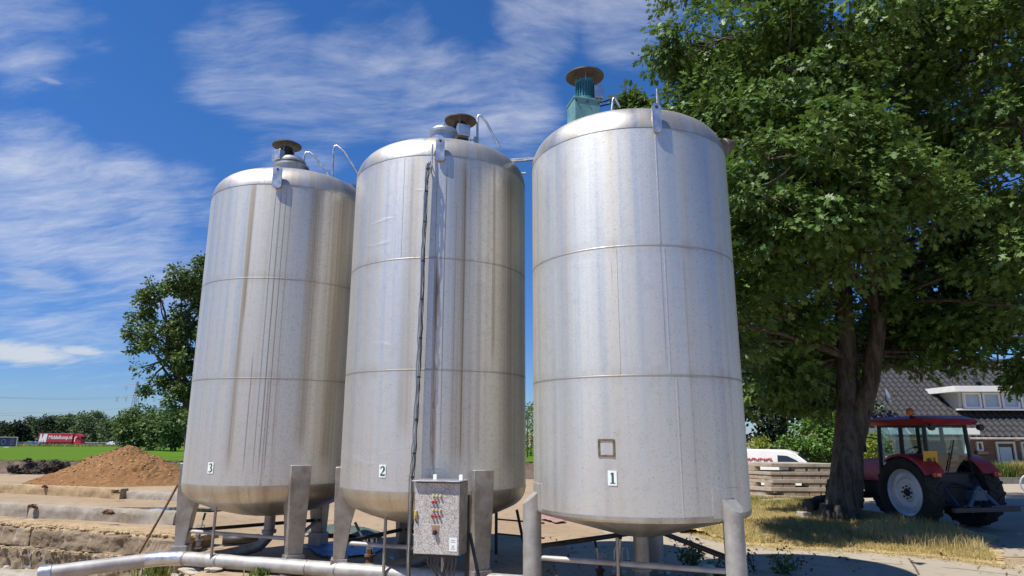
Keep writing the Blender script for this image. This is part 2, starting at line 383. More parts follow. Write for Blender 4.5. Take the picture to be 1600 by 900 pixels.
M['sand_edge'] = ground_mat('sandy_concrete_edge', (.45, .335, .19), (.36, .26, .15), (.22, .15, .09), 3, 10, 60, .5)
M['yard'] = ground_mat('sandy_yard', (.31, .225, .14), (.36, .275, .18), (.22, .15, .09), .35, 3, 50, .3)
M['pave'] = ground_mat('concrete_pavement', (.345, .295, .225), (.385, .335, .26), (.27, .22, .155), .5, 4, 70, .2)
M['soil'] = ground_mat('dark_soil', (.10, .075, .055), (.16, .12, .09), (.05, .035, .025), 1.5, 4, 40, .6)
M['verge'] = ground_mat('dry_verge_soil', (.50, .37, .18), (.56, .42, .22), (.30, .24, .10), 1.0, 5, 60, .5)
M['chips'] = ground_mat('wood_chips', (.27, .145, .062), (.22, .115, .048), (.13, .07, .034), 1.3, 9, 34, 1.0)
M['field'] = ground_mat('field_grass', (.075, .150, .014), (.09, .17, .016), (.08, .14, .018), .05, .6, 8, .4)
M['far_ground'] = ground_mat('far_grass', (.09, .13, .035), (.12, .14, .05), (.07, .10, .03), .02, .3, 4, .3)
M['stone'] = ground_mat('pale_stone', (.50, .45, .38), (.42, .37, .30), (.30, .25, .2), 2, 6, 50, .5)
M['asphalt'] = ground_mat('motorway_asphalt', (.20, .20, .20), (.23, .23, .23), (.17, .17, .17), .1, 2, 30, .2)
M['bark'] = None
# ------------------------------------------------------------------ ground
def sm(a, b, x):
    t = max(0.0, min(1.0, (x-a)/(b-a))); return t*t*(3-2*t)
WALL_Z = 0.19
wa = at(0, 824, WALL_Z); wb = at(268, 844, WALL_Z)
wdir = Vector((wb.x-wa.x, wb.y-wa.y, 0)).normalized(); wnor = Vector((wdir.y, -wdir.x, 0))   # towards the camera side
W0 = wa - wdir*3.2; W1 = wb + wdir*0.25
def nz(x, y, s, k=0.0): return mnoise.noise(Vector((x*s, y*s, k)))
def ground_z(x, y):
    z = 0.0
    dw = (x-wa.x)*wnor.x + (y-wa.y)*wnor.y      # >0 in front of the wall
    z += 0.16*sm(-5.6, -7.2, x)*sm(.2, -.4, dw)*sm(60, 40, y)
    pit = sm(-.40, -.12, dw)*sm(-4.6, -5.7, x + .35*(y-10.9) + .25*nz(x, y, 1.3))
    z += -0.66*pit
    far = sm(45, 150, y); z += -1.75*far*sm(200, 20, x)
    amp = .018 if y < 40 else .05
    if y < 60: z += amp*nz(x, y, .8) + .008*nz(x, y, 4.2, 3)
    if dw > .9 and pit > .05: z += .05*nz(x, y, 3.0, 5)*pit
    if x > 3: z *= 1.0
    return z
def atg(px, py):
    z = 0.0
    for _ in range(8):
        p = at(px, py, z); z = .5*z + .5*ground_z(p.x, p.y)
    return at(px, py, z)
def axis(dense, step, far, mul=1.18):
    a = list(np.arange(dense[0], dense[1]+1e-6, step)); s = step
    while a[-1] < far[1]: s *= mul; a.append(a[-1]+s)
    s = step; b = []
    q = dense[0]
    while q > far[0]: s *= mul; q -= s; b.append(q)
    return b[::-1] + a
def sheet(name, xs, ys, zf, mat, kind='structure', keep=None, smooth=True):
    nx, ny = len(xs), len(ys)
    vs = [(x, y, zf(x, y)) for y in ys for x in xs]
    fs = [(j*nx+i, j*nx+i+1, (j+1)*nx+i+1, (j+1)*nx+i) for j in range(ny-1) for i in range(nx-1)
          if keep is None or keep((xs[i]+xs[i+1])/2, (ys[j]+ys[j+1])/2)]
    b = MB(); b.add(vs, fs); o = b.build(name, mat)
    if keep:
        bm = bmesh.new(); bm.from_mesh(o.data); bmesh.ops.delete(bm, geom=[v for v in bm.verts if not v.link_faces], context='VERTS'); bm.to_mesh(o.data); bm.free()
    if smooth: o.data.polygons.foreach_set('use_smooth', [True]*len(o.data.polygons))
    if kind: o['kind'] = kind
    return o
sheet('ground', axis((-13, 14), .14, (-3500, 3500)), axis((5, 26), .14, (-600, 5000)), ground_z, M['yard'])

def inpoly(x, y, P):
    c = False; n = len(P)
    for i in range(n):
        x1, y1 = P[i]; x2, y2 = P[(i+1) % n]
        if (y1 > y) != (y2 > y) and x < (x2-x1)*(y-y1)/(y2-y1) + x1: c = not c
    return c
g2 = lambda px, py: tuple(at(px, py, 0)[:2])
# concrete pavement to the right, its edge wandering along the verge
VERGE_FRONT = [g2(1085, 836), g2(1150, 851), g2(1255, 858), g2(1330, 860), g2(1430, 868), g2(1500, 876), g2(1570, 886)]
pv = [(.9, 3), (.7, 10.8), (1.2, 13.4), g2(960, 826), g2(1085, 836)] + VERGE_FRONT[1:] + [g2(1640, 880), (30, 14), (30, 3)]
pvn = lambda x, y: inpoly(x + .18*nz(x, y, 1.5), y + .15*nz(x, y, 1.3, 4), pv)
sheet('pavement', list(np.arange(.2, 30, .16)), list(np.arange(4, 17, .12)), lambda x, y: ground_z(x, y) + .006, M['pave'], keep=pvn)
# verge of dry soil round the big tree
vg = [g2(1060, 832)] + VERGE_FRONT + [g2(1545, 842), g2(1470, 824), g2(1330, 800), g2(1290, 776), g2(1170, 774), g2(1100, 800), g2(960, 818)]
sheet('verge', list(np.arange(0, 15, .16)), list(np.arange(8, 30, .16)),
      lambda x, y: ground_z(x, y) + .012 + .10*sm(13.0, 15.0, y)*sm(24, 18, y)*(1+.5*nz(x, y, 1.1)), M['verge'], keep=lambda x, y: inpoly(x + .2*nz(x, y, 1.1), y + .2*nz(x, y, 1.2, 2), vg))
# farm road behind the tractor, in front of the house
rd = [g2(1545, 842), g2(1570, 886), (30, 14), (60, 20), (60, 33), g2(1530, 755), g2(1290, 776), g2(1330, 800), g2(1470, 824)]
sheet('yard_road', list(np.arange(6, 50, .5)), list(np.arange(12, 36, .4)), lambda x, y: ground_z(x, y) + .009, M['pave'], keep=lambda x, y: inpoly(x, y, rd))

# field with its eroded soil edge, the motorway beyond
def field_z(x, y): return .74 - 2.25*((y-34.5)/190.0) + .03*nz(x, y, .5)*(1 if y < 60 else 3)
BANK_Y = 34.5
def bank_edge(x): return BANK_Y + .5*nz(x, 0, .45, 2) + .25*nz(x, 0, 1.7, 5)
xs = axis((-40, 4), .3, (-400, 40))
ys = [0.0] + list(np.cumsum([.6*1.09**i for i in range(46)]))
ys = [y for y in ys if y < 190] + [190]
nx = len(xs); b = MB()
b.add([(x, bank_edge(x) + t*(1-(bank_edge(x)-BANK_Y)/190), field_z(x, bank_edge(x)+t)) for t in ys for x in xs],
      [(j*nx+i, j*nx+i+1, (j+1)*nx+i+1, (j+1)*nx+i) for j in range(len(ys)-1) for i in range(nx-1)])
o = b.build('field', M['field'], smooth=60); o['kind'] = 'structure'
b = MB(); prof = [(.02, 1.0), (-.03, .9), (-.10, .7), (-.35, .40), (-.9, .12), (-1.6, -.05)]
xs2 = list(np.arange(-60, 16, .12)); n2 = len(prof)
vs = []
for i, x in enumerate(xs2):
    e = bank_edge(x); ft = field_z(x, e)
    cut = .5 + .8*nz(x, 0, .9, 7)
    for (dy, k) in prof:
        w = 1.0 if k in (1.0,) else 0.0
        zz = k*ft + (0 if w else .13*nz(x*1.5, dy*3, 1.5, 9))
        yy = e + dy*(1+.5*cut) + (0 if w else .16*nz(x, k*3, 2.2, 11))
        vs.append((x, yy, zz + (.003 if w else 0)))
fs = [(i*n2+j, (i+1)*n2+j, (i+1)*n2+j+1, i*n2+j+1) for i in range(len(xs2)-1) for j in range(n2-1)]
b.add(vs, fs); o = b.build('soil_bank', M['soil'], smooth=50); o['kind'] = 'structure'
b = MB(); zr = -1.44
b.add([(-700, 224.5, zr), (140, 224.5, zr), (140, 262, zr), (-700, 262, zr)], [(0, 1, 2, 3)])
o = b.build('motorway', M['asphalt']); o['kind'] = 'structure'
b = MB(); b.add([(-700, 225.6, zr+.02), (140, 225.6, zr+.02), (140, 226.4, zr+.02), (-700, 226.4, zr+.02)], [(0, 1, 2, 3)])
for i in range(60):
    x = -400+i*9; b.add([(x, 236, zr+.02), (x+3, 236, zr+.02), (x+3, 236.4, zr+.02), (x, 236.4, zr+.02)], [(0, 1, 2, 3)])
o = b.build('road_markings', M['white']); o['kind'] = 'structure'
# puddle on the slab behind the third tank
b = MB(); c = at(250, 798, .15); n = 40
b.add([(c.x + (2.2+.5*nz(math.cos(t)*2, math.sin(t)*2, 1))*math.cos(t), c.y + (.45+.2*nz(math.cos(t)*3, math.sin(t)*3, 1, 4))*math.sin(t), ground_z(c.x, c.y)+.035) for t in [2*math.pi*i/n for i in range(n)]], [tuple(range(n))])
wm = NT('puddle_water').P(Base_Color=(.05, .045, .04), Roughness=.03, Specular_IOR_Level=.6); o = b.build('puddle', wm); o['kind'] = 'structure'

# ------------------------------------------------------------------ retaining wall and kerb beams
def rough_block(name, mat, p0, p1, zt, zb, depth, nrm, parent, seed, amp=.02, nx=40, nzv=8, capmat=None, capamp=.03):
    """block with a broken, rough face; its front top edge runs p0 to p1, depth goes away from nrm"""
    b = MB(); vs = []; rows = []
    L = (p1-p0).length; d = (p1-p0).normalized()
    prof = [(0.0, zb, 0)] + [(0.0, zb + (zt-zb)*k/nzv, 1) for k in range(1, nzv)] + [(0.02, zt, 2), (.12, zt+.005, 2), (depth*.6, zt, 2), (depth, zt, 2), (depth, zb, 0)]
    for i in range(nx+1):
        q = p0 + d*(L*i/nx)
        for (dep, z, w) in prof:
            n1 = mnoise.noise(Vector((i*L/nx*1.8, z*4, seed))) + .6*mnoise.noise(Vector((i*L/nx*6, z*7, seed+3))) + .35*mnoise.noise(Vector((i*L/nx*17, z*20, seed+5)))
            off = amp*n1 if w == 1 else (amp*.8*n1 if w == 2 and dep < .05 else 0)
            dz = capamp*(mnoise.noise(Vector((i*L/nx*3, dep*4, seed+8)))) if w == 2 else 0
            p = q - nrm*(dep + off); vs.append((p.x, p.y, z + dz))
    m = len(prof)
    fs = [(i*m+j, (i+1)*m+j, (i+1)*m+j+1, i*m+j+1) for i in range(nx) for j in range(m-1)]
    fs += [tuple(range(m)), tuple(nx*m + j for j in range(m-1, -1, -1))]
    b.add(vs, fs); return b.build(name, mat, parent, smooth=38)
wallr = empty('retaining_wall', (0, 0, 0), 0, 'low retaining wall of two crumbling concrete courses beside the grey pipe', 'wall')
wm1 = NT('crumbling_concrete'); v = wm1.tc.outputs['Object']
f1 = wm1.noise(v, 1.3, 6, .6); f2 = wm1.noise(wm1.mapping(v, (5, 5, 1.2)), 1.0, 8, .7, .5); f3 = wm1.noise(v, 25, 8, .75)
c = wm1.mix(wm1.ramp(f1, .38, .62), (.235, .18, .12), (.33, .26, .175)); c = wm1.mix(wm1.ramp(f2, .55, .62, 0, .8), c, (.46, .41, .335))
c = wm1.mix(wm1.ramp(f3, .55, .75, 0, .5), c, (.12, .085, .055)); c = wm1.mix(wm1.ramp(f2, .36, .28, 0, .7), c, (.12, .09, .065))
wm1.P(Base_Color=c, Roughness=.95, Specular_IOR_Level=.15, Normal=wm1.bump(wm1.math('ADD', wm1.math('MULTIPLY', f2, .8), f3), .8, .05)); M['crumble'] = wm1.m
# the courses are cut into blocks whose joints show
segs = [0, 4.1, 6.7, (W1-W0).length]
W0h = Vector((W0.x, W0.y, 0))
for i in range(len(segs)-1):
    a = W0h + wdir*(segs[i]+.012); e = W0h + wdir*(segs[i+1]-.012)
    rough_block('course_block', M['crumble'], a - wnor*(.02*(i % 2)), e - wnor*(.02*(i % 2)), WALL_Z, -.125, .75, wnor, wallr, i*5.3, .05, 110, 14, capamp=.05)
segs2 = [0, 3.3, 5.9, (W1-W0).length]
for i in range(len(segs2)-1):
    a = W0h + wdir*(segs2[i]+.012) + wnor*.05; e = W0h + wdir*(segs2[i+1]-.012) + wnor*.05
    rough_block('course_block', M['crumble'], a, e, -.14, -.75, .6, wnor, wallr, 40+i*3.1, .075, 110, 14, capamp=.08)
a = W0h - wnor*.10; e = W1.copy(); e.z = 0; e = e - wnor*.10
rough_block('sandy_ledge', M['sand_edge'], a, e, WALL_Z+.035, WALL_Z-.06, .75, wnor, wallr, 77, .07, 200, 4, capamp=.05)
rw = random.Random(12); b = MB()
for i in range(420):
    t = rw.random(); dd = abs(rw.gauss(.06, .10)); q = a.lerp(e, t) - wnor*dd; rr = rw.uniform(.012, .05)
    b.blob((q.x, q.y, WALL_Z + .045), rr, i, 1, .35, 1.5, (1.4, 1, .7))
for i in range(160):
    t = rw.random(); q = a.lerp(e, t) + wnor*(.16 + abs(rw.gauss(0, .07))); rr = rw.uniform(.012, .04)
    b.blob((q.x, q.y, -.13), rr, i, 1, .35, 1.5, (1.5, 1, .6))
o = b.build('crumbs', M['sand_edge'], wallr); o['kind'] = 'stuff'

def beam(name, p0, p1, h, dep, mat, label, group, seed):
    d = Vector((p1.x-p0.x, p1.y-p0.y, 0)); nr = Vector((d.y, -d.x, 0)).normalized()
    zb = p0.z - .1
    o = rough_block(name, mat, Vector((p0.x, p0.y, 0)), Vector((p1.x, p1.y, 0)), p0.z + h, zb, dep, nr, None, seed, .028, 90, 6, capamp=.035)
    return tag(o, label, 'kerb', group)
zb = .15
A = at(0, 807, zb); B = at(272, 822, zb); D = B - A
g = 'concrete kerb beams on the slab'
beam('kerb_beam', A - D*.5, A + D*.165, .28, .25, M['conc'], 'nearer kerb beam at the left end, by the rusty iron lump', g, 1)
beam('kerb_beam', A + D*.172, A + D*.995, .28, .25, M['conc'], 'long chipped pale kerb beam nearest the retaining wall, ending behind the tank leg', g, 2)
A = at(0, 771, zb); B = at(188, 780, zb); D = B - A
beam('kerb_beam', A - D*.4, A + D*.99, .29, .28, M['sand_edge'], 'yellowish sandy kerb beam along the foot of the wood chip heap', g, 3)
A2 = at(192, 779, zb); B2 = at(300, 785, zb); D = B2 - A2
beam('kerb_beam', A2, A2 + D*1.5, .22, .3, M['conc'], 'low grey kerb beam at the right foot of the wood chip heap', g, 4)
# slab strip between beams
# rusty bits on the beams
def rustbit(px, py, z, s, label):
    b = MB(); p = at(px, py, z - .03); b.blob(p, s*.75, px, 3, .5, 2.2, (1.3, .8, .6)); b.blob(p + Vector((s*.9, 0, -.03)), s*.4, px+1, 2, .5, 2.2, (1.4, .8, .6))
    tag(b.build('rusty_lump', M['rust'], smooth=60), label, 'iron lump', 'rusty lumps on the kerb beams')
rustbit(50, 791, .45, .09, 'small rusty lump over the joint of the nearer kerb beams')
rustbit(168, 800, .45, .11, 'dark rusty iron lump on the middle of the long pale kerb beam')
rustbit(70, 760, .46, .09, 'small rusty lump on the yellowish kerb beam below the heap')
rustbit(180, 768, .46, .10, 'small rusty lump at the joint of the far kerb beams')

# ------------------------------------------------------------------ wood chip heap, boulder, clods
def heap():
    c = at(170, 757, .15); base = Vector((c.x, c.y + .9, .13)); b = MB(); nr, na = 110, 300; vs = [(base.x, base.y, base.z+1.52)]
    for i in range(1, nr+1):
        t = i/nr
        for j in range(na):
            a = 2*math.pi*j/na
            rx = (4.0 if math.cos(a) > 0 else 3.9) + .5*mnoise.noise(Vector((math.cos(a)*1.2, math.sin(a)*1.2, 3))); ry = 2.5
            x = base.x + rx*t*math.cos(a); y = base.y + ry*t*math.sin(a)
            h = 1.55*max(0, 1 - t)**1.12 * (1 + .10*mnoise.noise(Vector((x*.9, y*.9, 1)))) + .10*mnoise.noise(Vector((x*2.2, y*2.2, 5)))*min(1, 2*(1-t)+.1) + .045*mnoise.noise(Vector((x*7, y*7, 2))) + .035*mnoise.noise(Vector((x*26, y*26, 4))) + .025*mnoise.noise(Vector((x*16, y*16, 8)))
            h += .16*math.exp(-((x-base.x-1.4)**2/.35 + (y-base.y+1.2)**2/.3))*(1+mnoise.noise(Vector((x*6, y*6, 2)))*1.2)
            vs.append((x, y, base.z + h - .04*t))
    fs = [(0, 1+j, 1+(j+1) % na) for j in range(na)]
    for i in range(nr-1):
        for j in range(na):
            o = 1+i*na; fs.append((o+j, o+na+j, o+na+(j+1) % na, o+(j+1) % na))
    b.add(vs, fs); o = b.build('wood_chip_heap', M['chips'], smooth=70)
    tag(o, 'broad heap of orange brown wood chips on the slab behind the kerb beams', 'heap')
    # loose chips scattered on its skin, same heap
    rnd = random.Random(5); k = MB()
    for _ in range(2600):
        v = Vector(vs[rnd.randrange(1, len(vs))]); rd = Vector((v.x-base.x, v.y-base.y, 0)).normalized()
        q = (rd*.38 + Vector((rnd.gauss(0, .15), rnd.gauss(0, .15), 1))).to_track_quat('Z', 'Y').to_matrix() @ Matrix.Rotation(rnd.uniform(0, 6.3), 3, 'Z')
        L = rnd.uniform(.015, .05); w = L*rnd.uniform(.3, .7); p = v + Vector((0, 0, .006))
        k.add([p + q @ Vector(c) for c in ((-L, -w, 0), (L, -w, 0), (L, w, 0), (-L, w, 0))], [(0, 1, 2, 3)], rnd.randrange(2))
    k.build('loose_chips', [simple('chip_pale', (.42, .25, .11), .9, bump=0), simple('chip_mid', (.27, .14, .055), .9, bump=0)], o)
heap()
BLACK_EARTH = simple('black_earth', (.04, .032, .026), .95, 0, .4, 3, 1.0, 9)
def rock(name, p, r, seed, mat, label, cat, group=None, sq=(1, 1, .7), sub=3, amp=.3):
    b = MB(); b.blob(p, r, seed, sub, amp, 1.3, sq); return tag(b.build(name, mat, smooth=30), label, cat, group)
p = atY(255, 733, 30.5); rock('boulder', Vector((p.x, p.y, .35)), .55, 3, M['stone'], 'big pale boulder beside the right flank of the wood chip heap', 'boulder', None, (1.1, .8, .8), 3, .22)
p = atY(262, 746, 29.6); rock('boulder', Vector((p.x, p.y, .2)), .3, 9, M['stone'], 'small flat pale boulder below the big pale boulder', 'boulder', None, (1.6, .8, .5))
for (px, py, r, sd, lb) in ((48, 733, .55, 4, 'left lump of black earth on the soil bank'), (64, 735, .5, 6, 'right lump of black earth on the soil bank'), (92, 727, .45, 8, 'long dark lump of earth at the left flank of the heap')):
    p = atY(px, py, 33.4); b = MB(); rc = random.Random(sd)
    for _ in range(26): b.blob(p + Vector((rc.gauss(0, r*.8), rc.gauss(0, .15), rc.gauss(0, r*.30) - .05)), r*rc.uniform(.18, .5), rc.randrange(99), 3, .4, 2.4, (1.2, .8, .8))
    tag(b.build('earth_clod', BLACK_EARTH, smooth=25), lb, 'clod', 'clods on the soil bank')

# ------------------------------------------------------------------ tanks
RT = 1.40
TANK = {1: (1.696, 9.194, [5.864, 4.288, 2.699, 1.063]), 2: (-1.186, 10.514, [6.066, 4.481, 2.890, 1.268]), 3: (-4.045, 11.657, [6.059, 4.458, 2.867, 1.260])}
def klopper(R, rk=.42, n1=8, n2=14, Rc=None):
    Rc = Rc or 2*R; sp = (R-rk)/(Rc-rk); ph = math.asin(sp)
    zc = -(Rc-rk)*math.cos(ph)
    P = [(R-rk+rk*math.cos(a), rk*math.sin(a)) for a in [(math.pi/2-ph)*i/n1 for i in range(n1+1)]]
    P += [(Rc*math.sin(t), zc + Rc*math.cos(t)) for t in [ph*(1-i/n2) for i in range(1, n2+1)]]
    return P
def dome_z(r, R=RT, rk=.42, Rc=None):
    Rc = Rc or 2*R; ph = math.asin((R-rk)/(Rc-rk)); zc = -(Rc-rk)*math.cos(ph)
    return zc + math.sqrt(max(0, Rc*Rc - r*r))
def ring_text(root, txt, th, z, parent):
    r = RT + .004
    pl = MB(); w, h = .105, .165; n = 6
    vs = []
    for i in range(n+1):
        a = th + (i/n-.5)*w/r*1.0
        for zz in (-h/2, h/2):
            vs.append((r*math.sin(a), -r*math.cos(a), z+zz))
    for i in range(n+1):
        a = th + (i/n-.5)*w/r
        for zz in (-h/2, h/2):
            vs.append(((r+.004)*math.sin(a), -(r+.004)*math.cos(a), z+zz))
    o = 2*(n+1)
    fs = [(o+2*i, o+2*i+2, o+2*i+3, o+2*i+1) for i in range(n)] + [(2*i, o+2*i, o+2*i+1, 2*i+1) for i in (0, n)] + [(2*i, 2*i+2, o+2*i+2, o+2*i) for i in range(n)] + [(2*i+1, o+2*i+1, o+2*i+3, 2*i+3) for i in range(n)]
    pl.add(vs, fs); s = pl.build('number_sign', M['label'], parent)
    # bold book numerals drawn as strokes that swell and thin: (x, y, half width)
    st = {'1': [[(-.022, .040, .002), (-.006, .052, .006), (.004, .056, .010)], [(.004, .060, .013), (.004, .0, .013), (.004, -.052, .013)], [(-.026, -.056, .005), (.032, -.056, .005)]],
          '2': [[(-.028, .030, .011), (-.022, .050, .008), (0, .060, .008), (.022, .048, .014), (.026, .026, .015), (.014, 0, .012), (-.010, -.028, .006), (-.030, -.046, .004)], [(-.032, -.050, .010), (0, -.052, .012), (.034, -.050, .012), (.038, -.036, .004)]],
          '3': [[(-.026, .044, .006), (-.010, .060, .007), (.012, .056, .012), (.020, .036, .014), (.010, .014, .009), (-.008, .006, .006)], [(-.006, .006, .006), (.016, -.006, .012), (.026, -.028, .015), (.014, -.052, .011), (-.008, -.060, .007), (-.028, -.050, .010)]]}[txt]
    q = MB(); tx = Vector((math.cos(th), math.sin(th), 0)); nn = Vector((math.sin(th), -math.cos(th), 0))
    for S in st:
        L, Rr = [], []
        for i, (x, y, w) in enumerate(S):
            a = Vector(S[max(i-1, 0)][:2]); c = Vector(S[min(i+1, len(S)-1)][:2]); d = (c-a).normalized(); nrm = Vector((-d.y, d.x))
            for A, sg in ((L, 1), (Rr, -1)):
                p2 = Vector((x, y)) + nrm*w*sg; A.append(nn*(r+.0065) + tx*p2.x + Vector((0, 0, z + p2.y)))
        k = len(S); q.add(L + Rr, [(i, i+1, k+i+1, k+i) for i in range(k-1)])
    q.build('digit', M['green_ink'], s)
def weld_strip(b, th, z0, z1, w=.012):
    r = RT + .002; t = Vector((math.cos(th), math.sin(th), 0)); e = Vector((math.sin(th), -math.cos(th), 0)); t = Vector((math.cos(th), math.sin(th), 0))
    b.hexa([e*(r-.01) - t*w/2 + Vector((0, 0, z0)), e*(r-.01) + t*w/2 + Vector((0, 0, z0)), e*(r+.002) + t*w/2 + Vector((0, 0, z0)), e*(r+.002) - t*w/2 + Vector((0, 0, z0)),
            e*(r-.01) - t*w/2 + Vector((0, 0, z1)), e*(r-.01) + t*w/2 + Vector((0, 0, z1)), e*(r+.002) + t*w/2 + Vector((0, 0, z1)), e*(r+.002) - t*w/2 + Vector((0, 0, z1))])
def lug(root, th, zc, h=.42, w=.16):
    """lifting lug: a plate standing off the shell over the shoulder, with an eye"""
    e = Vector((math.sin(th), -math.cos(th), 0)); t = Vector((math.cos(th), math.sin(th), 0)); up = Vector((0, 0, 1)); r = RT + .03
    outl = [(-w/2, -h/2+.03), (-w/2+.03, -h/2), (w/2-.03, -h/2), (w/2, -h/2+.03), (w/2, h/2-.04), (w/2-.04, h/2), (-w/2+.04, h/2), (-w/2, h/2-.04)]
    Mx = Matrix((t, up, -e)).transposed().to_4x4(); Mx.translation = e*(r+.022) + Vector((0, 0, zc))
    b = MB(); b.prism(outl, .022, Mx)
    b.hexa([e*(RT-.03)+t*s*.035+up*(zc+z)+t*dx for (z, ) in ((-h/2+.02, ),) for (s, dx) in ((-1, 0), (1, 0), (1, 0), (-1, 0))] if False else
           [e*(RT-.2) - t*.04 + up*(zc-h*.42), e*(RT-.2) + t*.04 + up*(zc-h*.42), e*(r+.001) + t*.04 + up*(zc-h*.42), e*(r+.001) - t*.04 + up*(zc-h*.42),
            e*(RT-.2) - t*.04 + up*(zc+h*.12), e*(RT-.2) + t*.04 + up*(zc+h*.12), e*(r+.001) + t*.04 + up*(zc+h*.12), e*(r+.001) - t*.04 + up*(zc+h*.12)])
    o = b.build('lifting_lug', M['galv'], root, smooth=30)
    k = MB(); k.tube([e*(r+.0225)+up*(zc+h*.36), e*(r+.026)+up*(zc+h*.36)], .02, 14); k.build('eye', M['black'], o)
    return o
def box_leg(root, ang, ztop, zbox, R=RT):
    e = Vector((math.cos(ang), math.sin(ang), 0)); t = Vector((-math.sin(ang), math.cos(ang), 0))
    b = MB(); L = [(zbox, R+.03, R-.135, .115), (.75, R+.045, R-.20, .135), (1.08, R+.055, R-.28, .148), (1.30, R+.058, R-.05, .153), (ztop, R+.062, R-.02, .160)]
    vs = []
    for (z, ro, ri, w) in L:
        vs += [e*ro - t*w + Vector((0, 0, z)), e*ro + t*w + Vector((0, 0, z)), e*ri + t*w + Vector((0, 0, z)), e*ri - t*w + Vector((0, 0, z))]
    fs = []
    for i in range(len(L)-1):
        for j in range(4): fs.append((i*4+j, i*4+(j+1) % 4, (i+1)*4+(j+1) % 4, (i+1)*4+j))
    fs += [(3, 2, 1, 0), tuple(4*(len(L)-1)+j for j in range(4))]
    b.add(vs, fs)
    lg = b.build('leg', M['steel_dull'], root, smooth=25, bev=.008)
    f = MB(); Mx = Matrix.Rotation(ang, 3, 'Z')
    f.box(e*(R-.055), (.235, .275, zbox-.002), Mx); f.lg = None
    for v in range(len(f.v)): f.v[v] = (f.v[v][0], f.v[v][1], f.v[v][2] + zbox/2 - .001)
    f.box(e*(R-.055) + Vector((0, 0, .008)), (.36, .40, .02), Mx)
    f.build('leg_foot', M['steel_dull'], lg, bev=.006)
    return lg
def pipe_leg(root, ang, ztop, zsl, R=RT, r=.118):
    e = Vector((math.cos(ang), math.sin(ang), 0)); t = Vector((-math.sin(ang), math.cos(ang), 0)); c = e*(R+.055)
    n = 28; vs = []
    for (z, sl, k) in ((zsl, 0, 1), (1.0, 0, 1), (ztop, .11, 1)):
        for j in range(n):
            a = 2*math.pi*j/n; d = math.cos(a)*e + math.sin(a)*t
            vs.append(c + d*r*k + Vector((0, 0, z - sl*math.cos(a)*.9)))
    fs = [(i*n+j, i*n+(j+1) % n, (i+1)*n+(j+1) % n, (i+1)*n+j) for i in range(2) for j in range(n)] + [tuple(range(n-1, -1, -1)), tuple(2*n+j for j in range(n))]
    b = MB(); b.add(vs, fs); lg = b.build('leg', M['steel'], root, smooth=35)
    f = MB(); f.lathe([(0, 0), (r+.02, 0), (r+.02, zsl-.012), (r+.012, zsl), (r-.002, zsl), (0, zsl)], n, c); f.lathe([(0, .001), (.21, .001), (.21, .02), (0, .02)], n, c)
    f.build('leg_foot', M['steel_dull'], lg, smooth=35)
    # doubler plate on the shell behind the leg
    p = MB(); rr = RT + .006; vs = []; nn = 10
    for i in range(nn+1):
        a = ang + (i/nn-.5)*.36
        for (q, z) in ((rr-.01, 1.085), (rr, 1.085), (rr, ztop+.16), (rr-.01, ztop+.16)): vs.append((q*math.cos(a), q*math.sin(a), z))
    fs = [(i*4+j, (i+1)*4+j, (i+1)*4+(j+1) % 4, i*4+(j+1) % 4) for i in range(nn) for j in range(4)] + [(0, 1, 2, 3), (nn*4+3, nn*4+2, nn*4+1, nn*4)]
    p.add(vs, fs); p.build('doubler_plate', M['steel1'], lg, smooth=30)
    return lg
def shell(root, zs, mat, welds):
    top, s1, s2, bot = zs; b = MB(); P = [(RT, bot)]
    for z in (s2, s1):
        P += [(RT, z-.012), (RT+.002, z-.005), (RT+.002, z+.005), (RT, z+.012)]
    P += [(RT, top)]
    Q = []
    for i, (r, z) in enumerate(P):                      # extra rings between
        if i and z - Q[-1][1] > .5:
            z0 = Q[-1][1]
            for k in range(1, 4): Q.append((RT, z0 + (z-z0)*k/4))
        Q.append((r, z))
    b.lathe(Q, 160)
    for (th, k) in welds:
        lo, hi = ((bot, s2), (s2, s1), (s1, top))[k]; weld_strip(b, th, lo+.03, hi-.03)
    return b.build('shell', mat, root, smooth=10)
def rail(root, pts, r=.018, name='handrail'):
    b = MB(); b.tube(pts, r, 8); return b.build(name, M['galv'], root, smooth=50)
def hood_mesh(c, r, h, drop=.05):
    b = MB(); b.lathe([(0, h), (r*.25, h*.93), (r*.6, h*.62), (r, 0.0), (r*1.0, -drop*.4), (r*.97, -drop*.4), (r*.58, h*.52), (0, h*.8)], 40, c); return b
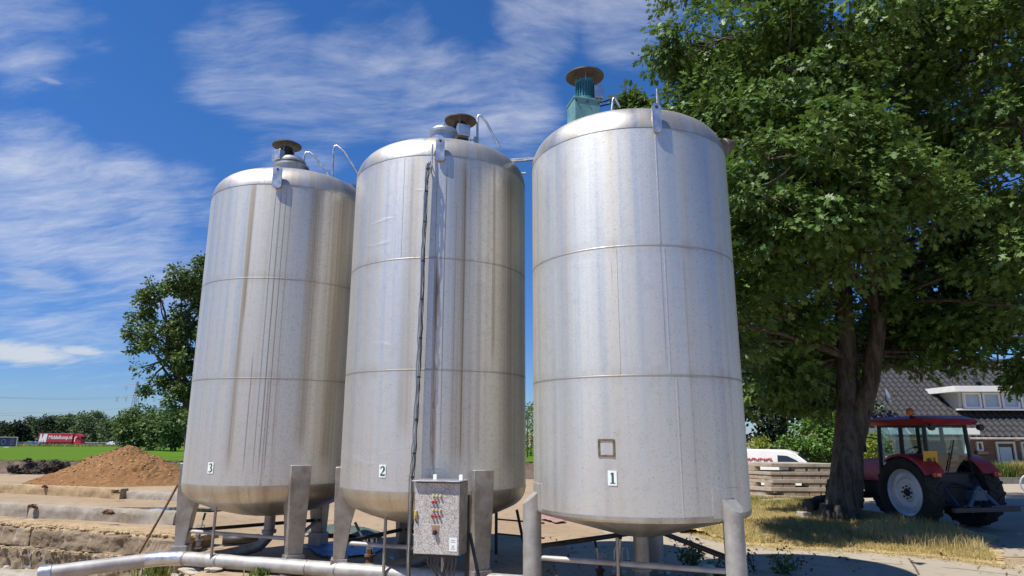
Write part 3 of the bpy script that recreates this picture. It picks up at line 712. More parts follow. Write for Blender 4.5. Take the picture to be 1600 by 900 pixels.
def motor(root, c, scale, box_dir, mats, tall=.34, ped=0):
    """gear motor: finned body, junction box, rain hood on struts; c is its foot in the tank's own frame"""
    k = scale; b = MB(); n = 36; P = []
    body = mats[0]
    b.lathe([(0, 0), (.16*k, 0), (.16*k, .05*k), (.125*k, .07*k), (.125*k, tall), (.13*k, tall), (.13*k, tall+.06*k), (.10*k, tall+.09*k), (0, tall+.09*k)], 32, c)
    for j in range(22):
        a = 2*math.pi*j/22; e = Vector((math.cos(a), math.sin(a), 0))
        b.box(Vector(c) + e*.135*k + Vector((0, 0, .08*k + (tall-.08*k)/2)), (.03*k, .008*k, tall-.09*k), Matrix.Rotation(a, 3, 'Z'))
    if ped: b.lathe([(0, .01), (.15*k, .01), (.15*k, -ped), (0, -ped)], 24, c)
    m = b.build('agitator_motor', body, root, smooth=30)
    h = hood_mesh(Vector(c) + Vector((0, 0, tall+.14*k)), .30*k, .105*k); h.build('rain_hood', M['hood'], m, smooth=40)
    for j in range(3):
        s = MB(); a = 2*math.pi*j/3 + .5; e = Vector((math.cos(a), math.sin(a), 0))*.15*k
        s.box(Vector(c) + e + Vector((0, 0, tall+.09*k)), (.03*k, .008*k, .24*k), Matrix.Rotation(a, 3, 'Z'))
        s.build('hood_strut', M['galv'], m)
    j = MB(); d = Vector((math.cos(box_dir), math.sin(box_dir), 0))
    j.box(Vector(c) + d*.20*k + Vector((0, 0, tall*.45)), (.14*k, .24*k, .22*k), Matrix.Rotation(box_dir, 3, 'Z'))
    j.build('junction_box', mats[1], m, bev=.01*k)
    return m
def L_(n, p): return Vector((p.x - TANK[n][0], p.y - TANK[n][1], p.z))      # world to tank frame
def thz(n, x, y):
    """angle from the front and height where the ray through a pixel meets the tank's shell"""
    cx, cy, _ = TANK[n]; d = ray(x, y); a = d.x**2 + d.y**2; bb = -2*(d.x*cx + d.y*cy); cc = cx*cx + cy*cy - RT*RT
    t = (-bb - math.sqrt(max(0, bb*bb - 4*a*cc)))/(2*a); p = Vector((0, 0, H)) + d*t - Vector((cx, cy, 0))
    return math.atan2(p.x, -p.y), p.z
def sit(n, x, y, Y):
    return L_(n, atY(x, y, Y))

def brace(root, a1, a2, z, r, rad, mat, sag=0):
    p = Vector((math.cos(a1)*rad, math.sin(a1)*rad, z)); q = Vector((math.cos(a2)*rad, math.sin(a2)*rad, z)); b = MB()
    b.tube([p.lerp(q, i/8) + Vector((0, 0, sag*math.sin(math.pi*i/8))) for i in range(9)], r, 12); return b.build('brace', mat, root, smooth=50)

def build_tank(n, label):
    cx, cy, zs = TANK[n]; root = empty('storage_tank', (cx, cy, 0), 0, label, 'tank', 'steel storage tanks on legs')
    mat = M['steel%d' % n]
    welds = {1: [(.17, 0), (.12, 1), (.09, 2), (-1.1, 0), (-.3, 1)], 2: [(-.95, 0), (.7, 1), (-.30, 2)], 3: [(-.98, 1), (.2, 0), (.6, 2)]}[n]
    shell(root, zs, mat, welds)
    prof = [(r, zs[0]+z) for r, z in klopper(RT)]
    b = MB(); b.lathe([(RT+.004, zs[0]-.012), (RT+.004, zs[0]+.006)] + prof[1:], 128); b.build('top_dome', M['steel_dome'], root, smooth=14)
    if n == 1:
        b = MB(); b.lathe([(RT+.005, zs[3]+.045), (RT+.005, zs[3]+.005), (RT-.01, zs[3]-.02), (RT-.06, zs[3]-.035), (.75, zs[3]-.19), (.30, zs[3]-.31), (.12, zs[3]-.34)], 128)
        b.build('bottom_cone', M['dome_dirty'], root, smooth=30)
    else:
        b = MB(); b.lathe([(RT+.004, zs[3]+.008), (RT+.004, zs[3]-.012)] + [(r, zs[3]-z) for r, z in klopper(RT, .30)][1:], 128); b.build('bottom_dome', M['dome_dirty'], root, smooth=30)
    return root
T1 = build_tank(1, 'right hand silver tank with cone bottom, round pipe legs and sign 1')
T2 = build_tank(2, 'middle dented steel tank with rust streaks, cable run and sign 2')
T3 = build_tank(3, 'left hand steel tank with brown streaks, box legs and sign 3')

for n, root, dg in ((1, T1, (957, 747)), (2, T2, (598, 736)), (3, T3, (329.5, 731))):
    th, z = thz(n, *dg); ring_text(root, str(n), th, z, root)
# lugs
th, z = thz(3, 434, 278); lug(T3, th, z, .37, .15)
th, z = thz(2, 688, 235); lug(T2, th, z, .36, .13)
th, z = thz(1, 1024.5, 186); lug(T1, th, z, .40, .12)
for root, n, tt in ((T3, 3, 2.2), (T2, 2, 2.0), (T2, 2, 4.1), (T1, 1, 2.4)):
    lug(root, tt, TANK[n][2][0]+.02, .37, .14)
# legs
for a in (-170, -55, 69): box_leg(T3, R_(a), 1.56, .27)
for a in (-168, -56, 117): box_leg(T2, R_(a), 1.55, .27)
for a in (-170, -54, 71): pipe_leg(T1, R_(a), 1.25, .20)
# braces between legs; shade is put into the rear ones by a dark colour
for r, mt in ((T3, M['steel']), (T2, M['steel'])):
    aa = (-170, -55, 69) if r is T3 else (-168, -56, 117)
    for i in range(3): brace(r, R_(aa[i]), R_(aa[(i+1) % 3]), .48, .030, 1.33, mt if i == 0 else M['dark_metal'])
for i, (a, c) in enumerate(((-170, -54), (-54, 71), (71, -170))): brace(T1, R_(a), R_(c), .50 if i == 0 else .62, .034, 1.44, M['steel'] if i == 0 else M['dark_metal'])
# drain stubs under the tanks: a vertical pipe from the dish and a thin sample pipe
def drop_pipe(root, n, px, ybot, Y, r, ztop, name='drain_pipe', mat=None):
    p = sit(n, px, ybot, Y); b = MB(); b.tube([(p.x, p.y, .02), (p.x, p.y, ztop)], r, 14); o = b.build(name, mat or M['steel_dull'], root, smooth=40)
    return o
drop_pipe(T3, 3, 332, 850, 10.75, .022, 1.0, 'sample_pipe'); drop_pipe(T2, 2, 600, 875, 9.75, .022, .92, 'sample_pipe'); drop_pipe(T1, 1, 965, 870, 8.5, .020, .80, 'sample_pipe')
def outlet(root, n, path, r, flz):
    b = MB(); b.tube(path, r, 20); o = b.build('outlet_pipe', M['steel_dull'], root, smooth=40)
    f = MB(); p = Vector(path[0])
    f.lathe([(r, flz), (r+.03, flz), (r+.03, flz+.02), (r+.028, flz+.025), (r+.03, flz+.03), (r+.03, flz+.05), (r, flz+.05)], 24, (p.x, p.y, 0)); f.build('flange', M['steel_dull'], o, smooth=30)
e3 = L_(3, at(265, 871, .125).lerp(at(640, 899, .125), .10)); outlet(T3, 3, [(0, 0, .80), (0, 0, .50), (-.02, -.01, .34), (-.12, -.05, .22), (-.3, -.1, .17), e3*.6 + Vector((0, 0, .06)), e3], .088, .42)
pE, pR = at(265, 871, .125), at(640, 899, .125); e2 = L_(2, pE.lerp(pR, .78)); outlet(T2, 2, [(0, 0, .80), (0, 0, .50), (-.02, -.01, .34), (-.1, -.06, .22), e2*.35 + Vector((0, 0, .11)), e2*.7 + Vector((0, 0, .04)), e2], .088, .42)
outlet(T1, 1, [(0, 0, .80), (0, 0, .3), (0, 0, .02)], .10, .30)
# square repair patch and weld-on frame on tank 1
th, z = thz(1, 947.5, 700)
b = MB(); wq = .09
for (dx, dz, w, h) in ((0, wq, 2*wq+.02, .024), (0, -wq, 2*wq+.02, .024), (-wq, 0, .024, 2*wq-.024), (wq, 0, .024, 2*wq-.024)):
    a = th + dx/RT; e = Vector((math.sin(a), -math.cos(a), 0)); b.box(e*(RT+.003) + Vector((0, 0, z+dz)), (w, .012, h), Matrix.Rotation(a, 3, 'Z'))
b.build('square_weld_patch', simple('brown_weld', (.20, .145, .09), .6, .5, .3, 20, .2, 60), T1)
# top gear: tank 3
zap3 = TANK[3][2][0]
p = sit(3, 455, 268, 11.25); p.z = sit(3, 455, 268, 11.25).z
b = MB(); b.lathe([(0, -.4), (.27, -.4), (.27, .05), (.31, .05), (.31, .085), (.26, .10), (.2, .13), (.25, .145), (.25, .175), (.19, .24), (.10, .26), (0, .26)], 40, p); b.build('manhole', M['dome_dirty'], T3, smooth=30)
pm = sit(3, 446, 258, 11.25)
motor(T3, pm, .86, R_(-120), (M['dark_metal'], M['galv']), .26, .4)
b = MB(); q = sit(3, 547, 288, 11.9); q.z = zap3 + dome_z(math.hypot(q.x, q.y)); b.lathe([(0, -.1), (.17, -.1), (.17, .08), (.2, .08), (.2, .11), (0, .14)], 28, q); b.build('inspection_hatch', M['galv'], T3, smooth=30)
def rail_px(n, pts, Y, **k): return rail({1: T1, 2: T2, 3: T3}[n], [sit(n, x, y, Y) for x, y in pts], **k)
rail_px(3, [(474.5, 262), (475, 245), (478, 238), (484, 238), (490, 242), (520, 284)], 11.6)
rail_px(3, [(519, 284), (521, 234), (523, 228), (527, 227.5), (538, 237), (566, 281)], 11.4)
# tank 2
p = sit(2, 693, 214, 10.0); p.z = sit(2, 693, 202, 10.0).z - .27
b = MB(); b.lathe([(0, -.4), (.20, -.4), (.20, .16), (.235, .16), (.24, .20), (.22, .235), (.12, .265), (0, .275)], 40, p); b.tube([p + Vector((0, 0, .25)), p + Vector((0, 0, .36))], .025, 8); b.build('manhole', M['galv'], T2, smooth=30)
pm = sit(2, 719, 222, 10.6)
motor(T2, pm, .92, R_(-70), (M['dark_metal'], M['galv']), .27, .5)
b = MB(); q = sit(2, 740, 225, 10.3); q.z = TANK[2][2][0] + dome_z(math.hypot(q.x, q.y)); b.lathe([(0, -.1), (.045, -.1), (.045, .21), (.065, .22), (.065, .25), (.03, .27), (0, .27)], 18, q); b.build('vent_pipe', M['galv'], T2, smooth=30)
q2 = sit(2, 782, 237, 10.55); q2.z = TANK[2][2][0] + dome_z(math.hypot(q2.x, q2.y)); b = MB(); b.lathe([(0, -.15), (.05, -.15), (.05, .10), (0, .10)], 18, q2); b.build('rail_socket', M['galv'], T2, smooth=30)
rail_px(2, [(746, 226), (746, 185), (748, 180), (752, 181), (760, 191), (781, 231)], 10.6, r=.02)
q = L_(2, atY(817, 263, 10.3)); b = MB(); b.tube([(1.35*q.x/q.length, .0, q.z), (q.x+.05, 0, q.z)], .02, 8); b.build('overflow_stub', M['galv'], T2, smooth=30)
# tank 1: teal gearbox and motor
pg = sit(1, 912, 185, 9.0); z1 = TANK[1][2][0]; pg.z = z1 + dome_z(math.hypot(pg.x, pg.y))
gtop = sit(1, 912, 163, 9.0).z
b = MB(); hb = gtop - pg.z + .1
b.box((pg.x, pg.y, gtop - hb/2), (.40, .34, hb), (0, 0, R_(14)))
b.box((pg.x, pg.y, gtop+.004), (.43, .37, .03), (0, 0, R_(14)))
gb = b.build('gearbox', M['teal_light'], T1, bev=.012)
for dx in (-.17, 0, .17):
    k = MB(); e = Matrix.Rotation(R_(14), 3, 'Z') @ Vector((dx, -.176, -.05)); k.tube([Vector((pg.x, pg.y, gtop)) + e, Vector((pg.x, pg.y, gtop)) + e + Vector((0.003, -.012, 0))], .012, 8); k.build('bolt', M['dark_metal'], gb)
mt = motor(T1, (pg.x+.03, pg.y, gtop+.015), .95, R_(0), (M['teal'], M['galv']), .31)
b = MB(); c0 = Vector((pg.x+.2, pg.y-.02, gtop+.02)); b.tube([c0 + Vector((0, 0, .12)), c0 + Vector((.06, 0, .0)), c0 + Vector((.16, 0, .03)), c0 + Vector((.22, 0, .06)), c0 + Vector((.2, 0, -.02)), c0 + Vector((.05, 0, -.06))], .012, 6); b.build('motor_cable', M['black'], T1, smooth=50)
q = sit(1, 977, 170, 9.9); q.z = z1 + dome_z(math.hypot(q.x, q.y)); b = MB(); b.lathe([(0, -.05), (.22, -.05), (.22, .05), (.13, .1), (.11, .22), (.06, .25), (0, .25)], 30, q); b.build('inspection_hatch', M['galv'], T1, smooth=30)
rail_px(1, [(956, 172), (957.5, 156), (959, 153), (961, 154), (969, 168)], 9.6, r=.018)
b = MB(); b.add([], []); pL = [sit(1, 1024.5, 140, 8.8), sit(1, 1027.5, 140, 8.8), sit(1, 1028.5, 168, 8.8), sit(1, 1025, 168, 8.8)]
b.tube([sit(1, 1026, 139, 8.6), sit(1, 1027, 168, 8.6)], .012, 8); b.tube([sit(1, 1027, 140, 8.6), sit(1, 1031, 165, 9.2)], .012, 8); b.build('top_bracket', M['galv'], T1)
q = sit(1, 1139, 228, 9.5); b = MB(); b.lathe([(0, 0), (.02, .16), (.12, .02), (.13, .0), (.12, -.02), (0, -.01)], 20, q - Vector((.04, 0, 0)), Matrix.Rotation(R_(65), 3, 'Y')); b.build('side_vent', M['hood'], T1, smooth=40)
# rails linking the tops of the tanks 2 and 1
b = MB(); a = atY(797, 252, 10.2); c = atY(838, 248.5, 9.4); b.tube([a, a.lerp(c, .5) + Vector((0, 0, -.01)), c], .02, 8)
a = atY(797, 249.5, 10.3); c = atY(838, 246.5, 9.5); b.tube([a, c], .016, 8); tag(b.build('link_rail', M['galv'], smooth=50), 'pair of thin galvanised tubes linking tops of middle and right tanks', 'tube')
# ------------------------------------------------------------------ big pipe on the ground in front of the tanks
pr = .105
E0 = at(265, 871, .125); PL = at(62, 897, .02); PR = at(640, 899, .125); PR2 = E0 + (PR-E0)*1.9
gp = empty('ground_pipe', (E0.x, E0.y, 0), 0, 'thick grey steel pipe bent in an elbow on the ground before the tanks', 'pipe')
o_ = Vector((E0.x, E0.y, 0))
def rel(p): return p - o_
b = MB(); d1 = (PL-E0).normalized(); d2 = (PR-E0).normalized()
pts = [rel(PL)] + [rel(E0 + d1*.32)]
b.tube([rel(PL), rel(E0 + d1*.34)], pr, 28); b.build('pipe_run', M['steel'], gp, smooth=40)
k = MB(); k.tube([rel(PL + d1*.001) - d1*.0, rel(PL) - d1*.02], pr*.86, 24); k.build('pipe_bore', M['black'], gp)
k = MB(); k.tube([rel(PL) - d1*.07, rel(PL) + d1*.015], pr+.006, 28, cap=False); k.tube([rel(PL) - d1*.0, rel(PL) - d1*.14], pr+.012, 28); k.build('pipe_collar', M['galv'], gp, smooth=40)
k = MB(); el = []
for i in range(13):
    t = i/12; a = E0 + d1*.34; c = E0 + d2*.30
    el.append(rel(a*(1-t)**2 + E0*2*t*(1-t) + c*t*t))
k.tube(el, pr+.003, 28); k.build('elbow', M['galv'], gp, smooth=40)
k = MB(); k.tube([rel(E0 + d2*.30), rel(PR2)], pr, 28); k.build('pipe_run', M['steel'], gp, smooth=40)
for t in (.32, .95, 2.55, 3.05, 3.85): k = MB(); k.tube([rel(E0 + d2*t - d2*.012), rel(E0 + d2*t + d2*.012)], pr+.008, 28); k.build('weld_ring', M['steel_dull'], gp, smooth=40)
# lever valves on stubs
def valve(px, py, zb, label, lean, scale=1.0, rusty=False):
    p = at(px, py, zb); r = empty('lever_valve', p, 0, label, 'valve', 'lever valves by the pipes')
    b = MB(); b.lathe([(0, 0), (.09, 0), (.09, .03), (.06, .05), (.06, .13), (.09, .15), (.09, .18), (0, .18)], 16)
    b.box((0, 0, .22), (.05, .12, .1)); b.build('valve_body', M['rust'] if rusty else M['steel_dull'], r, smooth=30)
    b = MB(); b.tube([(0, 0, .22), (.05*lean, -.02, .34), (.19*lean, -.03, .66)], .016, 8); h = b.build('lever', M['galv'], r, smooth=40)
    b = MB(); b.tube([(.14*lean, -.03, .545), (.195*lean, -.031, .68)], .023, 8); b.build('grip', M['black'], h, smooth=40)
    b = MB()
    for s in (-.05, .04): b.tube([(s, .0, .2), (s, .0, .40), (s+.02, -.0, .45), (s+.06, 0, .43), (s+.07, 0, .3)], .012, 7)
    b.build('yoke', M['galv'], r, smooth=40); r.scale = (scale,)*3
    return r
valve(308, 857, .02, 'lever valve under the left hand tank, its handle leaning right', .55, .9)
valve(577, 884, .03, 'rusty lever valve before the middle tank, its handle leaning left', -1.35, .95, True)
valve(938, 906, .0, 'lever valve with handle leaning left under the cone tank', -.45, .8, True)
valve(968, 918, .0, 'lever valve with upright handle beside sample pipe of the cone tank', .15, 1.15)
# leaning rusty pole
b = MB(); p = at(218, 864, .02); q = atY(283, 748, 12.2); b.tube([p, p.lerp(q, .5) + Vector((.01, 0, .01)), q], .022, 8)
tag(b.build('leaning_pole', simple('brown_wood_pole', (.17, .10, .055), .8, 0, .3, 20, .2), smooth=50), 'thin brown pole leaning against the left hand tank', 'pole')
# rubble beside the pipe
rn = random.Random(3)
RUB = [(300, 896, .16), (335, 893, .12), (283, 899, .17), (365, 889, .08), (255, 893, .10), (315, 884, .07), (50, 893, .14), (20, 890, .18), (85, 884, .14), (5, 898, .15), (110, 880, .09), (205, 885, .09), (225, 896, .10), (395, 893, .07), (430, 896, .06), (245, 880, .08)]
LAB = ['pale broken concrete chunk before the elbow of the grey pipe', 'flat concrete chunk in front of the grey pipe below the left tank', 'concrete chunk at bottom edge beside the grass tuft', 'small flat concrete chunk lying close to the front of the pipe']
for i, (px, py, r) in enumerate(RUB):
    left = px < 130; z = -.58 if left else -.12
    p = atg(px, py) + Vector((0, 0, r*.25)); rr = r*.8
    near = 'broken slab piece at the foot of the retaining wall' if left else 'broken concrete chunk strewn before the grey pipe'
    rock('concrete_chunk', p, rr, i+20, M['stone'], near, 'rubble', 'rubble pieces at the wall foot' if left else 'rubble before the pipe', (rn.uniform(1, 1.7), rn.uniform(.8, 1.2), rn.uniform(.35, .6)), 3, .32)
# a broken slab over the pit edge
b = MB(); p = at(40, 899, -.50); b.blob(p, .55, 61, 3, .16, 1.2, (1.9, .7, .14)); tag(b.build('broken_slab', M['conc'], smooth=30), 'flat broken slab at lower left corner in front of the wall', 'slab')
# tarps
def tarp(poly, z0, hgt, mat, label, seed, cat='tarp'):
    pts = [at(x, y, z0) for x, y in poly]; c = sum(pts, Vector())/len(pts); n = 12; b = MB(); vs = []
    xs = [p.x for p in pts]; ys = [p.y for p in pts]; P2 = [(p.x, p.y) for p in pts]
    N = 40
    for j in range(N+1):
        for i in range(N+1):
            x = min(xs)+(max(xs)-min(xs))*i/N; y = min(ys)+(max(ys)-min(ys))*j/N
            e = 1-max(abs(2*i/N-1), abs(2*j/N-1))**2
            vs.append((x, y, z0 + .02 + hgt*(e**.7)*(.7+.6*nz(x, y, 1.4, seed)) + .03*abs(nz(x, y, 4, seed))))
    fs = [(j*(N+1)+i, j*(N+1)+i+1, (j+1)*(N+1)+i+1, (j+1)*(N+1)+i) for j in range(N) for i in range(N)
          if inpoly(min(xs)+(max(xs)-min(xs))*(i+.5)/N + .05*nz(i, j, .4), min(ys)+(max(ys)-min(ys))*(j+.5)/N, P2)]
    b.add(vs, fs); o = b.build('tarpaulin', mat, smooth=60)
    s = o.modifiers.new('thick', 'SOLIDIFY'); s.thickness = .012
    return tag(o, label, cat)
tarp([(480, 856), (500, 872), (530, 874), (585, 868), (600, 858), (560, 850), (500, 850)], .0, .05, simple('blue_plastic_sheet', (.05, .17, .36), .45, 0, .2, 3, .2, 8), 'flat blue plastic sheet on the ground between left and middle tanks', 1)
tarp([(470, 838), (530, 843), (580, 846), (600, 838), (560, 829), (500, 828)], .0, .22, simple('green_tarpaulin', (.07, .10, .075), .6, 0, .25, 3, .3, 8), 'crumpled dull green tarpaulin heap behind the gap of left and middle tanks', 2)
tarp([(845, 812), (868, 818), (885, 816), (862, 806), (848, 804)], .02, .05, simple('faded_pink_board', (.33, .20, .17), .8, 0, .2, 4, .2), 'faded reddish board lying on dry ground behind the cone tank', 6, 'board')
# short culvert pipe lying under tank 3
p = at(372, 843, .10); b = MB(); b.tube([p + Vector((-.25, -.1, 0)), p + Vector((.35, .12, 0))], .085, 18, cap=False)
o = b.build('drain_tube', simple('black_plastic', (.035, .033, .03), .55), smooth=50); s = o.modifiers.new('thick', 'SOLIDIFY'); s.thickness = .015
tag(o, 'short dark drain tube lying beneath the left hand tank', 'tube')
# thin scaffold post and rail standing between the tanks 2 and 1
b = MB(); p = at(775, 866, .0); b.tube([p, (p.x, p.y, .72)], .028, 10)
a = Vector((p.x, p.y, .58)); c = Vector((p.x+.85, p.y+.1, .50)); b.tube([a, c], .014, 8); a = Vector((p.x, p.y, .34)); c = Vector((p.x+.85, p.y+.1, .25)); b.tube([a, c], .014, 8)
q = at(822, 868, 0); b.tube([q, (q.x-.16, q.y, .75)], .026, 10)
tag(b.build('pipe_trestle', M['dark_metal'], smooth=50), 'dark trestle of thin tubes standing between the middle and right tanks', 'trestle')
# pale green cap on a standpipe near tank 1
p = at(1109, 905, 0); b = MB(); b.lathe([(0, 0), (.05, 0), (.05, .10), (.09, .11), (.10, .16), (.07, .19), (0, .20)], 20, p)
tag(b.build('standpipe_cap', simple('pale_green_plastic', (.45, .55, .42), .5), smooth=30), 'pale green capped standpipe beside the front right leg of the cone tank', 'cap')
# black hose behind tank 1
b = MB(); P = [at(x, y, .03) for x, y in ((818, 868), (850, 873), (900, 877), (950, 880), (985, 879))]; b.tube(P, .035, 8); tag(b.build('hose', M['black'], smooth=50), 'black hose lying on the pavement behind the cone tank', 'hose')

# ------------------------------------------------------------------ control cabinet and its cables
def cabinet():
    Yc = 8.55; a = atY(645, 866, Yc); t = atY(650, 753, Yc); rgt = atY(717, 873, Yc - .14)
    wv = Vector((rgt.x-a.x, rgt.y-a.y, 0)); yaw = math.atan2(wv.y, wv.x); w = wv.length; z0 = a.z; z1 = t.z; h = z1-z0; dp = .30
    r = empty('control_cabinet', (a.x, a.y, 0), yaw, 'mottled grey steel switch cabinet on posts in front of the middle tank', 'cabinet')
    mot = NT('mottled_zinc'); v = mot.tc.outputs['Object']
    n1 = mot.noise(mot.mapping(v, (1, 1, .75), (0, 0, 0), (0, .5, 0)), 100, 5, .75, .2); n2 = mot.noise(v, 5, 4, .6)
    c = mot.mix(mot.ramp(mot.math('ADD', n1, mot.math('MULTIPLY', mot.math('SUBTRACT', n2, .5), .2)), .43, .60), (.60, .58, .55), (.23, .22, .20))
    mot.P(Base_Color=c, Roughness=.6, Metallic=.15, Normal=mot.bump(n1, .2, .004))
    side = simple('dull_zinc', (.20, .19, .18), .6, .35, .3, 9, .15, 60, (.10, .09, .08), .5)
    b = MB(); b.box((w/2, dp/2+.02, z0+h/2), (w, dp, h)); body = b.build('cabinet_body', side, r, bev=.006)
    b = MB(); b.box((w/2, .006, z0+h/2), (w-.012, .024, h-.016)); door = b.build('door', mot.m, r, bev=.006)
    b = MB(); b.box((w/2, dp/2-.02, z1+.016), (w+.03, dp+.10, .014)); b.build('rain_cover', M['galv'], r, bev=.003)
    b = MB()
    for fx in (.42, 1.0): b.box((w*fx-.03, dp*.4, z1+.055), (.045, .02, .065))
    b.build('bracket', M['white'], r, bev=.003)
    def btn(fx, fz, m, kind='push_button', r0=.014):
        k = MB(); p = Vector((w*fx, -.006, z0+h*fz)); k.tube([p, p + Vector((0, -.012, 0))], r0*1.2, 16); k.tube([p + Vector((0, -.012, 0)), p + Vector((0, -.032, 0))], r0*.9, 16)
        return k.build(kind, m, door, smooth=35)
    for fx in (.425, .50, .58): btn(fx, .815, M['cream_plastic']); btn(fx, .62, M['cream_plastic'])
    for fx in (.415, .485): btn(fx, .725, M['red_plastic'])
    for fx in (.41, .485, .565): btn(fx, .53, M['red_plastic'])
    for fx, fz, ww, m in ((.50, .862, .145, M['blue_strip']), (.485, .665, .145, M['blue_strip']), (.48, .402, .085, M['cream_plastic'])):
        k = MB(); k.box((w*fx, -.0085, z0+h*fz), (ww, .004, .017)); k.build('label_strip', m, door)
    k = MB(); p = Vector((w*.485, -.006, z0+h*.325)); k.box(p + Vector((0, -.003, .02)), (.09, .006, .10)); k.build('switch_plate', simple('rust_red_plate', (.30, .17, .13), .6), door)
    k = MB(); k.tube([p + Vector((.0, -.006, -.01)), p + Vector((0, -.03, -.01))], .026, 16); k.box(p + Vector((.0, -.038, -.01)), (.016, .02, .06), (0, .4, 0)); k.build('rotary_switch', M['dark_metal'], door, smooth=35)
    k = MB(); k.box((w*.875, -.0085, z0+h*.155), (.10, .004, .155)); tg = k.build('rating_label', M['label'], door)
    k = MB()
    for i, (fz, ww) in enumerate(((.05, .05), (.028, .06), (-.015, .03), (-.03, .035), (-.05, .055))): k.box((w*.875, -.011, z0+h*.155+fz), (ww, .001, .009))
    k.build('print_lines', M['blue_strip'], tg)
    k = MB(); k.box((w*.045, -.018, z0+h*.545), (.035, .03, .10)); k.box((w*.045, -.035, z0+h*.52), (.015, .01, .05)); k.build('door_latch', M['yellow_metal'], door, bev=.004)
    k = MB(); k.tube([(w*.03, -.03, z0+h*.53), (w*.06, -.035, z0+h*.47), (w*.08, -.02, z0+h*.43)], .006, 6); k.build('padlock_wire', M['dark_metal'], door)
    # two posts and a raking brace
    b = MB(); b.box((w-.005, dp+.045, z0/2+h*.4), (.05, .05, z0+h*.8)); b.build('post', M['dark_metal'], r, bev=.003)
    b = MB(); b.box((.30*w+.10, dp+.045, z0/2+h*.4), (.05, .05, z0+h*.8)); b.build('post', M['galv'], r, bev=.003)
    b = MB(); b.tube([(w+.03, dp+.03, z0+.22), (w+.30, dp-.18, .0)], .022, 8); b.build('raking_brace', M['dark_metal'], r)
    b = MB(); rn = random.Random(2)
    for i in range(13):
        x = w*(.25+.6*i/12); e = Vector((w*.62 + rn.uniform(-.12, .10), dp*.6 + rn.uniform(-.06, .06), .12+rn.uniform(0, .06)))
        b.tube([(x, dp*.5, z0+.01), (x+rn.uniform(-.03, .03), dp*.5+rn.uniform(-.05, .05), z0-.12), e.lerp(Vector((x, dp*.5, z0-.2)), .4), e], .010, 6)
    b.build('cable_bundle', M['cable'], r, smooth=50)
    b = MB(); b.box((w*.45, .04, z0-.008), (w*.9, .05, .03)); b.build('cable_gland_rail', M['dark_metal'], r)
cabinet()
# cable run up the middle tank, standing a little off its shell
def cable_run():
    c2 = Vector((TANK[2][0], TANK[2][1], 0)); pts = []
    th0, _ = thz(2, 655, 500)
    def shellp(x, y, off):
        th, z = thz(2, x, y); e = Vector((math.sin(th), -math.cos(th), 0)); return c2 + e*(RT+off) + Vector((0, 0, z))
    base = at(641, 899, 0.0)
    track = [shellp(646, 745, .12), shellp(650, 690, .10), shellp(655, 590, .09), shellp(659, 500, .09), shellp(662, 410, .09), shellp(666, 320, .09), shellp(668.5, 268, .09)]
    p0 = Vector((track[0].x, track[0].y, .0))
    top = shellp(668.5, 268, .09) + Vector((.0, .05, .20))
    r = empty('cable_conduit', (p0.x, p0.y, 0), 0, 'thin vertical cable conduit clipped up the front of the middle tank', 'conduit')
    R = lambda P: [q - p0 for q in P]
    b = MB(); b.tube(R([p0] + track + [track[-1] + Vector((.01, .02, .12))]), .015, 10); b.build('conduit_tube', M['galv'], r, smooth=50)
    b = MB(); vs = []
    for q in [track[0]] + track[1:] + [track[-1] + Vector((.0, .01, .10))]:
        e = q - c2; zq = q.z; e.z = 0; ln = e.length; e.normalize(); t = Vector((-e.y, e.x, 0))
        for (rr, s) in ((.02, -1), (.02, 1), (-.045, 1), (-.045, -1)): w = c2 + e*(ln + rr) + t*s*.004 + Vector((0, 0, zq)); vs.append(w - p0)
    k = len(vs)//4
    b.add(vs, [(i*4+j, i*4+(j+1) % 4, i*4+4+(j+1) % 4, i*4+4+j) for i in range(k-1) for j in range(4)] + [(3, 2, 1, 0), tuple(4*k-4+j for j in range(4))])
    b.build('cable_tray', M['galv'], r)
    rn = random.Random(4)
    for i, (dx, rr) in enumerate(((.024, .007), (-.016, .006), (.034, .005))):
        b = MB(); P = []
        full = [p0 + Vector((0, 0, .1))] + track
        for k in range(len(full)-1):
            for s in range(6):
                P.append(full[k].lerp(full[k+1], s/6) + Vector((dx + rn.uniform(-.008, .008), -.024 + rn.uniform(-.008, .006), 0)))
        P += [track[-1] + Vector((dx, -.01, .05)), track[-1] + Vector((dx+.02, .12, .19 - .02*i)), track[-1] + Vector((.15, .5, .33)), track[-1] + Vector((.35, 1.0, .46))]
        b.tube(R(P), rr, 7); b.build('cable', M['black'] if i != 1 else M['cable'], r, smooth=50)
    for k in range(10):
        t = k/9*(len(track)-1.001); i = int(t); q = track[i].lerp(track[i+1], t-i) - p0
        b = MB(); b.tube([q + Vector((.012, 0, -.012)), q + Vector((.012, 0, .012))], .026, 10)
        e = (p0 + q - c2); e.z = 0; e.normalize()
        b.build('clip', M['dark_metal'], r, smooth=40)
    b = MB(); b.tube([track[-1] - p0 + Vector((.06, .04, -.05)), track[-1] - p0 + Vector((.065, .06, .42))], .013, 8); b.build('conduit_stub', M['galv'], r, smooth=50)
cable_run()

